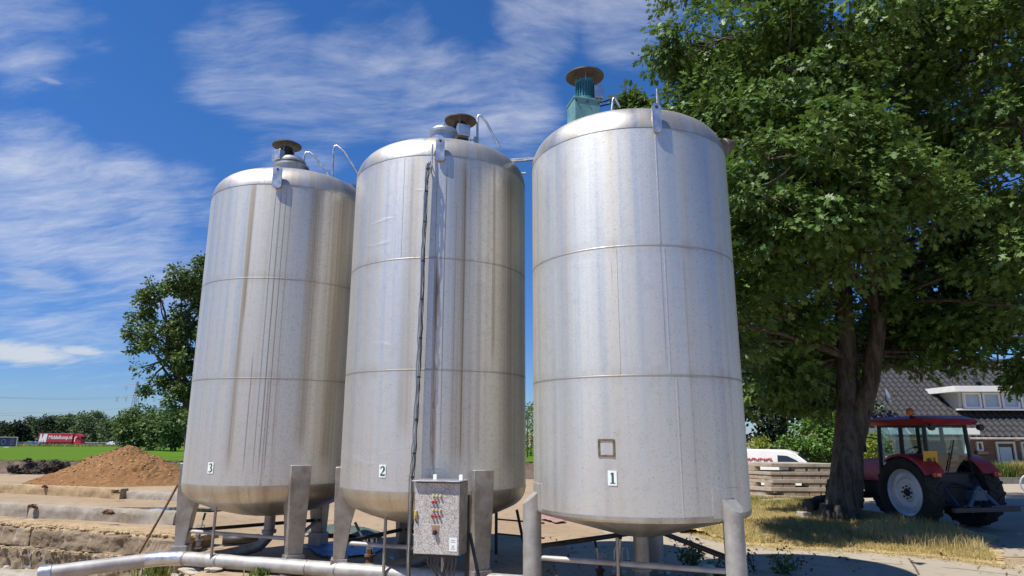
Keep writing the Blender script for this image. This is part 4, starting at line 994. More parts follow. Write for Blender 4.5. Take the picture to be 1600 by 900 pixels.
# ------------------------------------------------------------------ house
def house():
    Yh = 31.5
    xl = atY(1383, 655, Yh).x; ze = atY(1560, 670, Yh-.45).z; xr = xl + 15
    zr = atY(1500, 566, Yh + 4.3).z; dpth = 8.6
    r = empty('brick_house', (xl, Yh, 0), 0, 'brick house with grey tiled roof and long white dormer behind the tractor', 'house')
    br = NT('brown_brick'); v = br.tc.outputs['Object']; sp = br.n('SeparateXYZ'); br.set(sp, 0, v); cb = br.n('CombineXYZ')
    br.set(cb, 0, br.math('ADD', sp.outputs['X'], sp.outputs['Y'])); br.set(cb, 1, sp.outputs['Z'])
    bt = br.n('TexBrick'); br.set(bt, 'Vector', cb.outputs[0]); br.set(bt, 'Scale', 1.0); br.set(bt, 'Brick Width', .22); br.set(bt, 'Row Height', .066); br.set(bt, 'Mortar Size', .007)
    br.set(bt, 'Color1', (.22, .095, .06, 1)); br.set(bt, 'Color2', (.28, .13, .085, 1)); br.set(bt, 'Mortar', (.32, .27, .22, 1))
    br.P(Base_Color=br.mix(br.ramp(br.noise(v, .8, 5), .35, .65, 0, .35), bt.outputs['Color'], (.15, .085, .06)), Roughness=.9)
    b = MB(); b.box((7.5, dpth/2, ze/2-.05), (15, dpth, ze-.1 + .1))
    b.prism([(0, 0), (dpth, 0), (dpth/2, zr-ze-.15)], 15, Matrix(((0, 0, 1, 0), (1, 0, 0, 0), (0, 1, 0, ze-.06), (0, 0, 0, 1))))
    b.build('wall', br.m, r)
    # tiled roof: two slopes of pressed pantiles
    tile = simple('grey_roof_tile', (.034, .034, .037), .8, 0, .3, 5, .2, 30, (.06, .058, .055), .4)
    def slope(flip):
        b = MB(); nx = int(15.6/.05); rows = 16; ov = .45
        vs = []; L = []
        for k in range(rows):
            for e in (0, 1):
                t = (k+e)/rows; L.append((t, .0 if e else .05))
        for (t, lift) in L:
            y = -ov + (dpth/2+ov)*t; z = ze - ov*(zr-ze)/(dpth/2) + (zr - ze + ov*(zr-ze)/(dpth/2))*t
            for i in range(nx+1):
                x = -.3 + i*.05; w = .032*math.sin(2*math.pi*x/.30) + .018*math.sin(4*math.pi*x/.30)
                vs.append((x, (dpth - y) if flip else y, z + lift + w))
        m = nx+1
        fs = [(k*m+i, k*m+i+1, (k+1)*m+i+1, (k+1)*m+i) for k in range(len(L)-1) for i in range(nx)]
        b.add(vs, fs); return b
    f = slope(False); rf = f.build('roof', tile, r, smooth=60); g = slope(True); g.build('roof', tile, r, smooth=60)
    b = MB()
    for i in range(36): b.tube([(-.3+i*.43, dpth/2, zr+.05), (.15+i*.43, dpth/2, zr+.06)], .13, 10)
    b.build('ridge_tiles', tile, rf, smooth=50)
    sl = (zr-ze)/(dpth/2)
    b = MB(); b.hexa([(-.36, -.5, ze-.5*sl-.2), (-.30, -.5, ze-.5*sl-.2), (-.30, dpth/2, zr-.14), (-.36, dpth/2, zr-.14), (-.36, -.5, ze-.5*sl+.06), (-.30, -.5, ze-.5*sl+.06), (-.30, dpth/2, zr+.10), (-.36, dpth/2, zr+.10)])
    b.build('verge_board', M['white'], r)
    b = MB(); b.tube([(-.3, -.52, ze-.5*sl-.03), (15.3, -.52, ze-.5*sl-.03)], .06, 10); b.build('gutter', simple('grey_gutter', (.35, .35, .34), .5), r, smooth=50)
    # porch with white fascia, at the left of the facade
    px0 = atY(1358, 672, Yh-1.6).x - xl; px1 = atY(1531, 672, Yh-1.6).x - xl; zt = atY(1520, 669, Yh-1.6).z; zb2 = atY(1520, 679, Yh-1.6).z
    b = MB(); b.box(((px0+px1)/2, -.7, (zt+zb2)/2), (px1-px0, 1.8, zt-zb2)); b.build('porch_roof', M['white'], r, bev=.01)
    b = MB(); b.box((px1-.55, -1.4, zb2/2), (.22, .16, zb2-.004)); b.build('porch_post', M['white'], r, bev=.01)
    dg = simple('dark_glass', (.03, .035, .04), .06, 0, .2, 2, 0)
    def window(x0, x1, z0, z1, y=0, fr=.07, pane=dg, parent=r, name='window', split=0):
        b = MB(); xm, zm, w, h = (x0+x1)/2, (z0+z1)/2, x1-x0, z1-z0
        b.box((xm, y-.04, z1-fr/2), (w, .12, fr)); b.box((xm, y-.04, z0+fr/2), (w, .12, fr)); b.box((x0+fr/2, y-.04, zm), (fr, .12, h-2*fr)); b.box((x1-fr/2, y-.04, zm), (fr, .12, h-2*fr))
        o = b.build(name, M['white'], parent)
        k = MB(); k.box((xm, y-.015, zm), (w-2*fr, .02, h-2*fr)); k.build('pane', pane, o)
        return o
    fx = lambda px, y=688: atY(px, y, Yh).x - xl
    fz = lambda py, px=1570: atY(px, py, Yh).z
    w1 = window(fx(1523), fx(1533), fz(705), fz(690), fr=.08)
    dr = window(fx(1553), fx(1583), fz(733), fz(690), fr=.09, name='glazed_door')
    b = MB(); b.box(((fx(1553)+fx(1583))/2, -.028, fz(712)), ((fx(1583)-fx(1553))*.62, .006, (fz(690)-fz(733))*.62)); b.build('curtain', simple('white_curtain', (.62, .66, .68), .8, 0, .06), dr)
    window(fx(1592), fx(1640), fz(719), fz(690), fr=.09)
    b = MB(); x = fx(1585); b.box((x, -.09, fz(680)), (.16, .14, .22)); b.box((x, -.13, fz(687)), (.2, .2, .08)); b.build('wall_lamp', simple('cream_lamp', (.7, .66, .5), .5), r, bev=.01)
    b = MB(); b.box((fx(1528), -.12, fz(708)), (.5, .28, .16)); b.build('window_box', simple('brown_box', (.10, .06, .04), .8), r)
    # dormer
    yd = .55; ztd = atY(1540, 604, Yh+yd).z; zfd = atY(1540, 613, Yh+yd).z; zw0 = atY(1540, 641, Yh+yd).z
    d0 = atY(1487, 610, Yh+yd).x - xl; d1 = d0 + 8.2
    db = simple('cream_dormer_wall', (.55, .52, .46), .7, 0, .08)
    b = MB(); b.box(((d0+d1)/2 + .15, yd + 1.8, (zw0+zfd)/2), (d1-d0-.3, 3.5, zfd-zw0)); dm = b.build('dormer', db, r)
    b = MB(); b.box(((d0+d1)/2, yd + 1.55, (ztd+zfd)/2 + .002), (d1-d0+.25, 3.9, ztd-zfd)); b.build('fascia', M['white'], dm, bev=.01)
    gl = simple('bright_window_pane', (.42, .50, .56), .08, 0, .1, 2, 0)
    xa = fx(1497, 630); stp = (fx(1530)-fx(1500))*1.0
    for i in range(5):
        x0 = d0 + .45 + i*(stp+.02); window(x0, x0+stp-.06, zw0+.08, zfd-.02, yd-.01, .085, gl, r, 'dormer_window')
    b = MB(); b.box(((d0+d1)/2, yd-.06, zw0+.035), (d1-d0-.2, .2, .07)); b.build('sill', M['white'], dm)
    # satellite dish on the verge
    q = atY(1384, 619, Yh-.3) - Vector((xl, Yh, 0)); b = MB(); ax = (Vector((.75, -.62, .25))).to_track_quat('Z', 'Y').to_matrix()
    b.lathe([(0, 0), (.14, .015), (.26, .06), (.33, .11), (.325, .115), (.25, .075), (0, .02)], 32, q, ax); ds = b.build('satellite_dish', M['label'], r, smooth=50)
    b = MB(); b.tube([q, q + ax @ Vector((0, -.2, .1)), q + ax @ Vector((0, -.05, .42))], .016, 7); b.tube([q, q + Vector((.1, .2, -.15)), q + Vector((.25, .3, -.35))], .025, 7); b.build('arm', M['dark_metal'], ds)
    b = MB(); zz = atY(1524, 588, Yh+2.6).z; b.lathe([(0, -.3), (.09, -.3), (.09, .12), (.14, .13), (.14, .2), (0, .24)], 16, (atY(1524, 588, Yh+2.6).x - xl, 2.6, zz)); b.build('roof_vent', M['dark_metal'], r, smooth=40)
    # planter edge before the house
    b = MB(); b.box((xl + 9.5, Yh - 1.6, .13), (12, .2, .3)); tag(b.build('planter_kerb', simple('dark_kerb_stone', (.16, .15, .14), .9)), 'dark stone kerb of the planting strip before the brick house', 'kerb')
    return xl, Yh
HX, HY = house()
# bicycle at the right edge
def bicycle():
    p = at(1612, 772, 0); r = empty('bicycle', p, R_(-8), 'parked bicycle at the right edge in front of the brick house', 'bicycle')
    for sx in (0, 1.05):
        b = MB(); b.lathe([(.30, -.018), (.335, -.018), (.345, 0), (.335, .018), (.30, .018)], 40, (sx, 0, .345), Matrix.Rotation(R_(90), 3, 'X'), close=True); w = b.build('wheel', M['label'], r, smooth=50)
        b = MB()
        for k in range(18):
            a = 2*math.pi*k/18; b.tube([(sx, .02, .345), (sx+.31*math.cos(a), 0, .345+.31*math.sin(a))], .003, 4)
        b.build('spokes', M['galv'], w)
    b = MB(); bb = (.42, 0, .30)
    for a, c in (((0, 0, .345), bb), (bb, (.30, 0, .85)), ((.32, 0, .75), (.82, 0, .78)), (bb, (.85, 0, .70)), ((0, 0, .345), (.31, 0, .78)), ((1.05, 0, .345), (.83, 0, .82)), ((.83, 0, .82), (.80, 0, 1.0))): b.tube([a, c], .018, 8)
    b.build('frame', M['dark_metal'], r, smooth=50)
    b = MB(); b.tube([(.62, .26, 1.02), (.78, .22, 1.06), (.80, 0, 1.0), (.78, -.22, 1.06), (.62, -.26, 1.02)], .014, 8); b.build('handlebar', M['galv'], r, smooth=50)
    b = MB(); b.blob((.28, 0, .90), .12, 3, 2, .05, 1, (1.1, .7, .35)); b.build('saddle', M['black'], r, smooth=60)
bicycle()

# ------------------------------------------------------------------ van
def van():
    # local frame: x forward, y left, z up; nose to the right and a little towards the camera
    p = at(1207, 782, 0); Yv = 25.5; c = atY(1216, 735, Yv); hd = R_(-28)
    c.z = -.10
    r = empty('parked_van', (c.x, c.y, -.1), hd, 'small white delivery van with red lettering parked behind the slab stack', 'van')
    hw = .86; top = 1.82
    prof = [(-1.95, .35), (-1.98, 1.0), (-1.90, 1.55), (-1.75, top-.06), (-1.4, top), (.35, top-.02), (.75, top-.14), (1.05, top-.38), (1.35, 1.18), (1.55, 1.06), (2.05, .98), (2.25, .80), (2.28, .40), (2.2, .30), (-1.85, .30)]
    def wid(z): return hw - .16*sm(.95, 1.85, z)
    b = MB(); n = len(prof); vs = [(x, -wid(z), z) for x, z in prof] + [(x, wid(z), z) for x, z in prof]
    b.add(vs, [tuple(range(n-1, -1, -1)), tuple(range(n, 2*n))] + [(i, (i+1) % n, (i+1) % n+n, i+n) for i in range(n)])
    body = b.build('body', simple('white_car_paint', (.78, .78, .77), .25, 0, .03, 2, 0), r, smooth=35, bev=.04)
    gl = simple('dark_car_glass', (.025, .03, .045), .05, 0, .2, 2, 0)
    b = MB(); m = .012
    ws = [(.80, top-.17), (1.04, top-.39), (1.33, 1.20)]
    b.add([(x+m, s*(wid(z)-.10), z+m) for x, z in ws for s in (-1, 1)], [(0, 1, 3, 2), (2, 3, 5, 4)])
    wsn = b.build('windscreen', simple('blue_windscreen', (.02, .03, .07), .04, 0, .1, 2, 0), r)
    for s in (-1, 1):
        b = MB(); P = [(.10, 1.15), (.10, top-.22), (.45, top-.24), (.78, top-.40), (1.12, 1.15)]
        b.add([(x, s*(wid(z)+.006), z) for x, z in P], [(0, 1, 2, 3, 4)]); b.build('side_window', gl, r)
        b = MB(); b.box((1.0, s*(hw+.08), 1.18), (.10, .14, .16)); b.build('mirror', M['black'], r, bev=.03)
        for x in (-1.25, 1.42):
            b = MB(); b.lathe([(0, -.09), (.19, -.1), (.31, -.1), (.32, 0), (.31, .1), (0, .1)], 28, (x, s*.78, .32), Matrix.Rotation(R_(90), 3, 'X')); b.build('wheel', M['black'], r, smooth=40)
        b = MB(); b.box((2.2, s*.62, .78), (.10, .34, .16)); b.build('headlight', M['label'], r, bev=.03)
    r.scale = (.92, .92, .90)
    b = MB(); b.box((2.25, 0, .45), (.12, 1.6, .22)); b.build('bumper', M['dark_metal'], r, bev=.03)
    red = simple('red_lettering', (.50, .05, .08), .4)
    b = MB(); P = []
    for i in range(60):       # a red hand written word, too small in the photograph to spell
        t = i/59; z = 1.44 + .07*math.sin(i*1.9)*(.5+.5*math.sin(i*.7)) + .02*math.sin(i*.5); P.append((-1.45 + 1.35*t, -(wid(z)+.004), z))
    b.tube(P, .020, 5); b.build('lettering', red, body)
van()

# ------------------------------------------------------------------ stack of weathered concrete slabs
def slab_stack():
    corner = at(1208, 783, 0); z = 0.05
    wood = ground_mat('weathered_slab', (.42, .37, .30), (.34, .29, .23), (.22, .17, .12), 2, 6, 50, .5)
    block = ground_mat('stacked_block', (.40, .34, .27), (.30, .22, .16), (.17, .11, .08), 1.6, 4, 50, .5)
    r0 = random.Random(9); X = Vector((1, -.05, 0)).normalized(); Yv = Vector((-.62, .78, 0)).normalized()
    LX = 2.35; LY = 1.55
    names = ['lowest', 'second lowest', 'middle', 'second highest', 'topmost']
    for i in range(5):
        th = .11; o = corner + X*r0.uniform(-.04, .04) + Vector((0, 0, z))
        LXi = LX + r0.uniform(-.12, .12); LYi = LY + r0.uniform(-.1, .1)
        b = MB(); s = LXi; P = [o, o + X*s, o + X*s + Yv*LYi, o + Yv*LYi]
        b.hexa([p for p in P] + [p + Vector((0, 0, th + r0.uniform(-.015, .015))) for p in P])
        tag(b.build('concrete_slab', wood, bev=.012), '%s weathered slab of the stack in front of the white van' % names[i], 'slab', 'slabs of the stack')
        z += th
        if i < 4:
            z += .004; hb = .135
            for side in (0, 1):
                k = 6 if side == 0 else 4; L = LX if side == 0 else LY
                for j in range(k):
                    if r0.random() < .14: continue
                    w = L/k*r0.uniform(.80, .97)
                    c0 = corner + Vector((0, 0, z)) + (X*(L*(j+.5)/k) + Yv*.16 if side == 0 else Yv*(.25+L*.9*(j+.5)/k) + X*.12)
                    b = MB(); ax = X if side == 0 else Yv; ay = Yv if side == 0 else X; d = .26 if side == 0 else .2
                    P = [c0 - ax*w/2 - ay*d/2, c0 + ax*w/2 - ay*d/2, c0 + ax*w/2 + ay*d/2, c0 - ax*w/2 + ay*d/2]
                    b.hexa([p + Vector((r0.uniform(-.015, .015), 0, 0)) for p in P] + [p + Vector((r0.uniform(-.015, .015), 0, hb-.006)) for p in P])
                    tag(b.build('spacer_block', block, bev=.01), 'rough block spacer between %s slabs of the stack by the van' % ('lowest two', 'second and middle', 'middle and fourth', 'top two')[i], 'block', 'spacer blocks between %s slabs' % ('lowest', 'second', 'middle', 'top')[i])
            z += hb
    b = MB(); p = at(1195, 787, 0); b.box((p.x+.3, p.y-.1, .07), (.9, .3, .14), (0, 0, .1), jit=.03); tag(b.build('loose_slab', wood, bev=.02), 'loose pale block on the ground at the foot of the slab stack', 'block')
slab_stack()
# logs at the foot of the big tree
for i, (px, py, r, lb) in enumerate(((1263, 795, .16, 'left of two dark log ends lying against the big tree trunk'), (1279, 793, .18, 'right hand thicker dark log end against the big tree trunk'))):
    p = at(px, py + 8, .1); b = MB(); p.z = .3 if i == 0 else .33
    b.tube([p, p + Vector((.9, .75, .02))], r, 18); o = b.build('log', simple('dark_log', (.055, .045, .035), .9, 0, .4, 10, .4, 30), smooth=40); tag(o, lb, 'log', 'logs beside the trunk')
    b = MB(); b.tube([p + Vector((-.006, -.006, 0)), p + Vector((.002, .002, 0))], r*.86, 18); b.build('cut_end', simple('cut_wood_%d' % i, (.10, .085, .065), .9), o)
p = at(1257, 815, .05); b = MB(); b.box((p.x, p.y, .12), (.26, .22, .3), (0, 0, .3), jit=.02); tag(b.build('stone_block', M['conc'], bev=.02), 'upright pale block beneath the logs by the tree', 'block')
# ------------------------------------------------------------------ tractor
def tractor():
    wl = at(1429, 826, 0)                      # where the left rear wheel stands
    a = R_(-13); hv = Vector((math.sin(a), math.cos(a), 0)); rv = Vector((math.cos(a), -math.sin(a), 0))
    rv = Vector((hv.y, -hv.x, 0)); TR = .80
    o0 = Vector((wl.x, wl.y, 0)) + rv*TR
    r = empty('tractor', o0, a*-1.0, 'red farm tractor with glazed cab and blue rear linkage parked behind the big tree', 'tractor')
    # local: x right, y forward
    red = simple('tractor_red_paint', (.34, .026, .026), .35, 0, .2, 3, .05, 30, (.12, .03, .025), .4)
    drk = simple('tractor_cast_grey', (.022, .022, .024), .6, .1, .3, 6, .2, 40)
    rimc = simple('pale_silver_rim', (.66, .71, .76), .4, .3, .1, 5, .05)
    blu = simple('blue_linkage_paint', (.035, .075, .13), .5, 0, .3, 8, .2, 40, (.10, .06, .04), .5)
    tyr = simple('tractor_tyre', (.020, .019, .018), .85, 0, .35, 12, .3, 60, (.07, .055, .04), .5)
    MY = Matrix.Rotation(R_(90), 3, 'Y')
    def wheel(x, y, R, w, s, lugs, rimr, name='wheel'):
        c = Vector((x, y, R)); k = MB(); hw = w/2
        P = [(rimr-.02, -hw*.75), (rimr+.02, -hw*.9), (R*.82, -hw), (R*.93, -hw*.93), (R*.965, -hw*.6), (R*.97, 0), (R*.965, hw*.6), (R*.93, hw*.93), (R*.82, hw), (rimr+.02, hw*.9), (rimr-.02, hw*.75)]
        k.lathe(P, 56, c, MY, close=True)
        for j in range(lugs):
            for sd in (-1, 1):
                a0 = 2*math.pi*(j + (.5 if sd > 0 else 0))/lugs; pts = []
                for (u, da) in ((.02, .0), (1.0, .17)):
                    for (dr, dw) in ((R*.955, -.03), (R*.955, .03), (R*1.0, .02), (R*1.0, -.02)):
                        aa = a0 + da + dw*.9/R*1.4; rad = dr - (.03*R if u > .9 else 0)
                        pts.append(c + Vector((sd*hw*u*.98, math.sin(aa)*rad, math.cos(aa)*rad)))
                k.hexa(pts)
        wh = k.build(name, tyr, r, smooth=30)
        m = MB(); q = s
        P = [(rimr+.012, hw*.80), (rimr+.012, hw*.68), (rimr-.03, hw*.62), (rimr*.93, hw*.35), (rimr*.86, hw*.25), (rimr*.80, hw*.36), (rimr*.62, hw*.42), (rimr*.56, hw*.30), (rimr*.40, hw*.26), (rimr*.36, hw*.34), (0, hw*.34)]
        m.lathe([(rr, zz*q) for rr, zz in P], 48, c, MY); m.build('rim', rimc, wh, smooth=25)
        h = MB(); h.lathe([(0, hw*.50*q), (rimr*.13, hw*.50*q), (rimr*.17, hw*.36*q), (rimr*.17, hw*.2*q)], 20, c, MY)
        for j in range(8):
            e = Vector((0, math.cos(j*math.pi/4), math.sin(j*math.pi/4)))*rimr*.25
            h.tube([c + e + Vector((hw*.30*q, 0, 0)), c + e + Vector((hw*.44*q, 0, 0))], .022, 8)
        h.build('hub', drk, wh, smooth=30)
    wheel(-TR, 0, .78, .43, -1, 20, .53); wheel(TR, 0, .78, .43, 1, 20, .53)
    wheel(-.72, 2.25, .54, .33, -1, 18, .34); wheel(.72, 2.25, .54, .33, 1, 18, .34)
    # transmission, axles, hood
    b = MB(); b.box((0, .9, .78), (.46, 2.4, .5)); b.tube([(-.72, 0, .78), (.72, 0, .78)], .14, 14); b.tube([(-.7, 2.25, .54), (.7, 2.25, .54)], .09, 12); b.box((0, .1, .95), (.6, .8, .6)); b.build('chassis', drk, r, bev=.02)
    b = MB(); n = 14; vs = []
    for (y, w, z0, z1) in ((1.12, .36, .95, 1.50), (2.1, .34, .92, 1.45), (2.9, .30, .88, 1.34), (3.05, .26, .86, 1.24)):
        for j in range(n+1):
            t = math.pi*j/n; vs.append((w*math.cos(t)*(1.0), y, z0 + (z1-z0)*max(0, math.sin(t))**.45))
    fs = [(k*(n+1)+j, k*(n+1)+j+1, (k+1)*(n+1)+j+1, (k+1)*(n+1)+j) for k in range(3) for j in range(n)] + [tuple(3*(n+1)+j for j in range(n+1)), tuple(range(n, -1, -1))]
    b.add(vs, fs); b.build('hood', red, r, smooth=40)
    b = MB(); b.tube([(.30, 1.9, 1.4), (.30, 1.9, 2.1)], .04, 10); b.build('exhaust', drk, r, smooth=40)
    # cab: posts and glass panes
    x0, x1, y0, y1, zb, zt = -.60, .60, -.38, 1.02, 1.18, 2.27
    top = lambda x, y: (x*.93, y*.96 + .0, zt)
    C = {'rl': (x0, y0), 'rr': (x1, y0), 'fl': (x0, y1), 'fr': (x1, y1)}
    b = MB()
    for (x, y) in ((x0, y0), (x1, y0), (x0, y1), (x1, y1)): b.tube([(x, y, zb), top(x, y)], .045, 8)
    b.tube([(x0-.02, .32, zb-.4), (x0*.95, .30, zt)], .045, 8); b.tube([(x1+.02, .32, zb-.4), (x1*.95, .30, zt)], .045, 8)
    for a_, c_ in (('rl', 'rr'), ('fl', 'fr'), ('rl', 'fl'), ('rr', 'fr')):
        b.tube([(*C[a_], zb), (*C[c_], zb)], .045, 8); b.tube([top(*C[a_]), top(*C[c_])], .045, 8)
    b.box((0, .35, zb-.18), (1.12, 1.3, .30)); b.tube([(x0, .32, .85), (x0, y1, .95), (x0, y1, zb)], .03, 8)
    b.build('cab_frame', drk, r, smooth=40)
    gm = glass_mat('tractor_glass', (.70, .88, .86), .10)
    def pane(P):
        k = MB(); k.add(P, [tuple(range(len(P)))]); k.build('cab_window', gm, r)
    pane([(x0+.06, y0, zb+.03), (x1-.06, y0, zb+.03), (x1*.93-.05, y0*.96, zt-.03), (x0*.93+.05, y0*.96, zt-.03)])
    pane([(x0+.06, y1, zb+.03), (x1-.06, y1, zb+.03), (x1*.93-.05, y1*.96, zt-.03), (x0*.93+.05, y1*.96, zt-.03)])
    for s in (x0, x1):
        pane([(s, y0+.05, zb+.03), (s, .27, zb+.03), (s*.94, .26, zt-.03), (s*.93, y0*.96+.05, zt-.03)])
        pane([(s, .38, zb-.2), (s, y1-.05, zb-.2), (s*.93, y1*.96-.05, zt-.03), (s*.94, .36, zt-.03)])
    # roof
    b = MB(); vs = []; n = 10
    ring = lambda hx, ya, yb, z, k=.12: [(-hx, ya+k, z), (-hx+k, ya, z), (hx-k, ya, z), (hx, ya+k, z), (hx, yb-k, z), (hx-k, yb, z), (-hx+k, yb, z), (-hx, yb-k, z)]
    L = [ring(.70, -.62, 1.22, zt+.0), ring(.74, -.68, 1.26, zt+.06), ring(.72, -.64, 1.24, zt+.13), ring(.58, -.45, 1.08, zt+.20)]
    for q in L: vs += q
    fs = [(k*8+j, k*8+(j+1) % 8, (k+1)*8+(j+1) % 8, (k+1)*8+j) for k in range(3) for j in range(8)] + [tuple(range(7, -1, -1)), tuple(24+j for j in range(8))]
    b.add(vs, fs); b.build('cab_roof', red, r, smooth=40)
    # beacon, mirrors, lamps
    b = MB(); p = Vector((-.62, -.1, zt+.12)); b.tube([p, p + Vector((0, 0, .12))], .03, 8); k = b.build('beacon_stem', drk, r)
    b = MB(); b.lathe([(.085, 0), (.09, .02), (.085, .12), (.05, .15), (0, .16)], 20, p + Vector((0, 0, .1))); b.build('beacon', simple('orange_beacon', (.55, .13, .02), .15, 0, .1, 8, 0), r, smooth=50)
    for s in (-1, 1):
        b = MB(); b.tube([(s*.6, 1.05, 1.95), (s*.82, 1.15, 2.0), (s*.95, 1.15, 1.9)], .016, 7); b.box((s*.95, 1.15, 1.78), (.18, .05, .30), (0, 0, .1*s)); b.build('mirror', drk, r, bev=.01)
        b = MB(); b.lathe([(0, .0), (.06, .0), (.075, .06), (.07, .10), (0, .11)], 16, (s*.66, -.62, zt-.06), Matrix.Rotation(R_(90), 3, 'X')); b.build('work_lamp', drk, r, smooth=40)
        # fender: an arched red sheet over the rear wheel
        b = MB(); vs = []; n = 20
        for j in range(n+1):
            t = R_(-18 + 98*j/n); R1 = .84
            for (x, rr) in ((s*.50, R1), (s*.98, R1), (s*1.0, R1-.05), (s*.98, R1-.025), (s*.50, R1-.025)):
                vs.append((x, -math.sin(t - R_(20))*rr, .78 + math.cos(t - R_(20))*rr + (.02 if abs(x) < .6 else 0)))
        fs = [(j*5+k, (j+1)*5+k, (j+1)*5+(k+1) % 5, j*5+(k+1) % 5) for j in range(n) for k in range(5)] + [(0, 1, 2, 3, 4), tuple(n*5+k for k in (4, 3, 2, 1, 0))]
        b.add(vs, fs); fe = b.build('fender', red, r, smooth=40)
        b = MB(); b.box((s*.80, -.80, 1.20), (.20, .06, .09)); b.build('tail_lamp', simple('tail_lamp_red', (.50, .05, .03), .3), fe, bev=.01)
        b = MB(); b.box((s*.80, -.845, 1.20), (.08, .02, .05)); b.build('indicator', simple('indicator_amber', (.7, .28, .05), .3), fe)
    # seat, steering wheel, wiper
    b = MB(); b.box((0, .18, 1.32), (.48, .46, .14)); b.box((0, -.05, 1.62), (.46, .13, .55), (.15, 0, 0)); b.build('seat', M['black'], r, bev=.04)
    b = MB(); b.lathe([(.17, -.015), (.20, -.015), (.20, .015), (.17, .015)], 28, (0, .62, 1.66), Matrix.Rotation(R_(-35), 3, 'X'), close=True); b.tube([(0, .62, 1.66), (0, .80, 1.35)], .03, 8); b.build('steering_wheel', drk, r, smooth=40)
    b = MB(); b.tube([(-.1, y0-.03, zb+.06), (.18, y0*.97-.03, zb+.75)], .014, 6); b.build('wiper', M['black'], r)
    # yellow plate on the left rear corner
    b = MB(); b.box((-.62, -.50, 1.56), (.34, .015, .27), (.12, 0, R_(-6))); pl = b.build('number_plate', simple('amber_plate', (.62, .33, .02), .4, 0, .08, 6, 0), r, bev=.004)
    for i, tx in enumerate(('TOR', '46 S')):
        text_mesh('lettering', tx, .125, M['black'], pl, (-.62 + .001, -.513 + (.012 if i == 0 else -.004), 1.62 - .12*i), (R_(90)+.12, 0, R_(-6)), .001, bold=.003)
    # rear linkage and cross bar
    b = MB()
    for s in (-1, 1):
        b.tube([(s*.28, -.25, .62), (s*.42, -1.05, .52)], .035, 8); b.tube([(s*.33, -.30, 1.10), (s*.40, -.85, .56)], .026, 8)
    b.tube([(0, -.30, 1.0), (0, -1.0, .92)], .03, 8); b.tube([(0, -1.0, .95), (-.38, -1.08, .55)], .045, 8); b.tube([(0, -1.0, .95), (.38, -1.08, .55)], .045, 8)
    b.box((0, -.95, .78), (.34, .22, .2)); b.build('linkage', blu, r, smooth=40)
    b = MB(); b.box((.02, -1.12, .50), (1.7, .10, .10)); b.build('cross_bar', M['dark_metal'], r, bev=.01)
    b = MB(); b.box((.55, -1.10, .565), (.9, .16, .02)); b.build('bar_plate', blu, r)
    b = MB(); b.box((0, -.28, .85), (1.05, .2, .7)); b.box((0, -.40, 1.05), (.8, .1, .3)); b.box((-.5, -.2, .75), (.2, .5, .5)); b.box((.5, -.2, .75), (.2, .5, .5)); b.build('hydraulic_block', drk, r, bev=.02)
tractor()

# ------------------------------------------------------------------ vegetation
rng = np.random.default_rng(11)
OAK = [(0, 0), (.07, .20), (.30, .26), (.11, .40), (.42, .60), (.13, .66), (.20, .84), (0, 1.0)]
def leaf_outline(kind):
    if kind == 'oak':
        R = OAK; P = [(x, y) for x, y in R] + [(-x, y) for x, y in R[-2:0:-1]]
    elif kind == 'oval': P = [(0, 0), (.25, .25), (.28, .55), (0, 1), (-.28, .55), (-.25, .25)]
    else: P = [(0, 0), (.30, .5), (0, 1), (-.30, .5)]
    return np.array(P)
def np_mesh(name, V, n, mat, parent=None):
    k = len(V)//n; me = bpy.data.meshes.new(name)
    me.vertices.add(len(V)); me.vertices.foreach_set('co', V.astype(np.float32).ravel())
    me.loops.add(len(V)); me.loops.foreach_set('vertex_index', np.arange(len(V), dtype=np.int32))
    me.polygons.add(k); me.polygons.foreach_set('loop_start', np.arange(0, len(V), n, dtype=np.int32))
    me.update(calc_edges=True); me.materials.append(mat)
    o = bpy.data.objects.new(name, me); COL.objects.link(o); o.parent = parent
    return o
def unit(a): return a/np.maximum(1e-9, np.linalg.norm(a, axis=1, keepdims=True))
def leaves(C, out, per, spread, size, kind, droop=.25, upb=.55, flat=.6):
    """leaf sprays: around each twig tip C (N,3) with outward dir out (N,3) radiate `per` leaves"""
    N = len(C); P = np.repeat(C, per, 0); O = np.repeat(out, per, 0); k = len(P)
    d = rng.normal(size=(k, 3)); d[:, 2] *= .55; d = unit(d + O*.8); d[:, 2] -= droop; d = unit(d)
    P = P + d*rng.uniform(.02, spread, (k, 1)) + rng.normal(size=(k, 3))*spread*.33
    nrm = rng.normal(size=(k, 3))*flat; nrm[:, 2] += upb; nrm += O*.45; nrm = unit(nrm - d*np.sum(nrm*d, 1, keepdims=True))
    bt = np.cross(nrm, d); s = size*rng.uniform(.50, 1.25, (k, 1))
    S = leaf_outline(kind); m = len(S)
    curl = rng.uniform(-.30, .10, (k, 1))
    V = np.empty((k, m, 3))
    for j, (x, y) in enumerate(S):
        V[:, j] = P + s*(x*bt + y*d + (curl*y*y + .18*abs(x))*nrm)
    return V.reshape(-1, 3), m
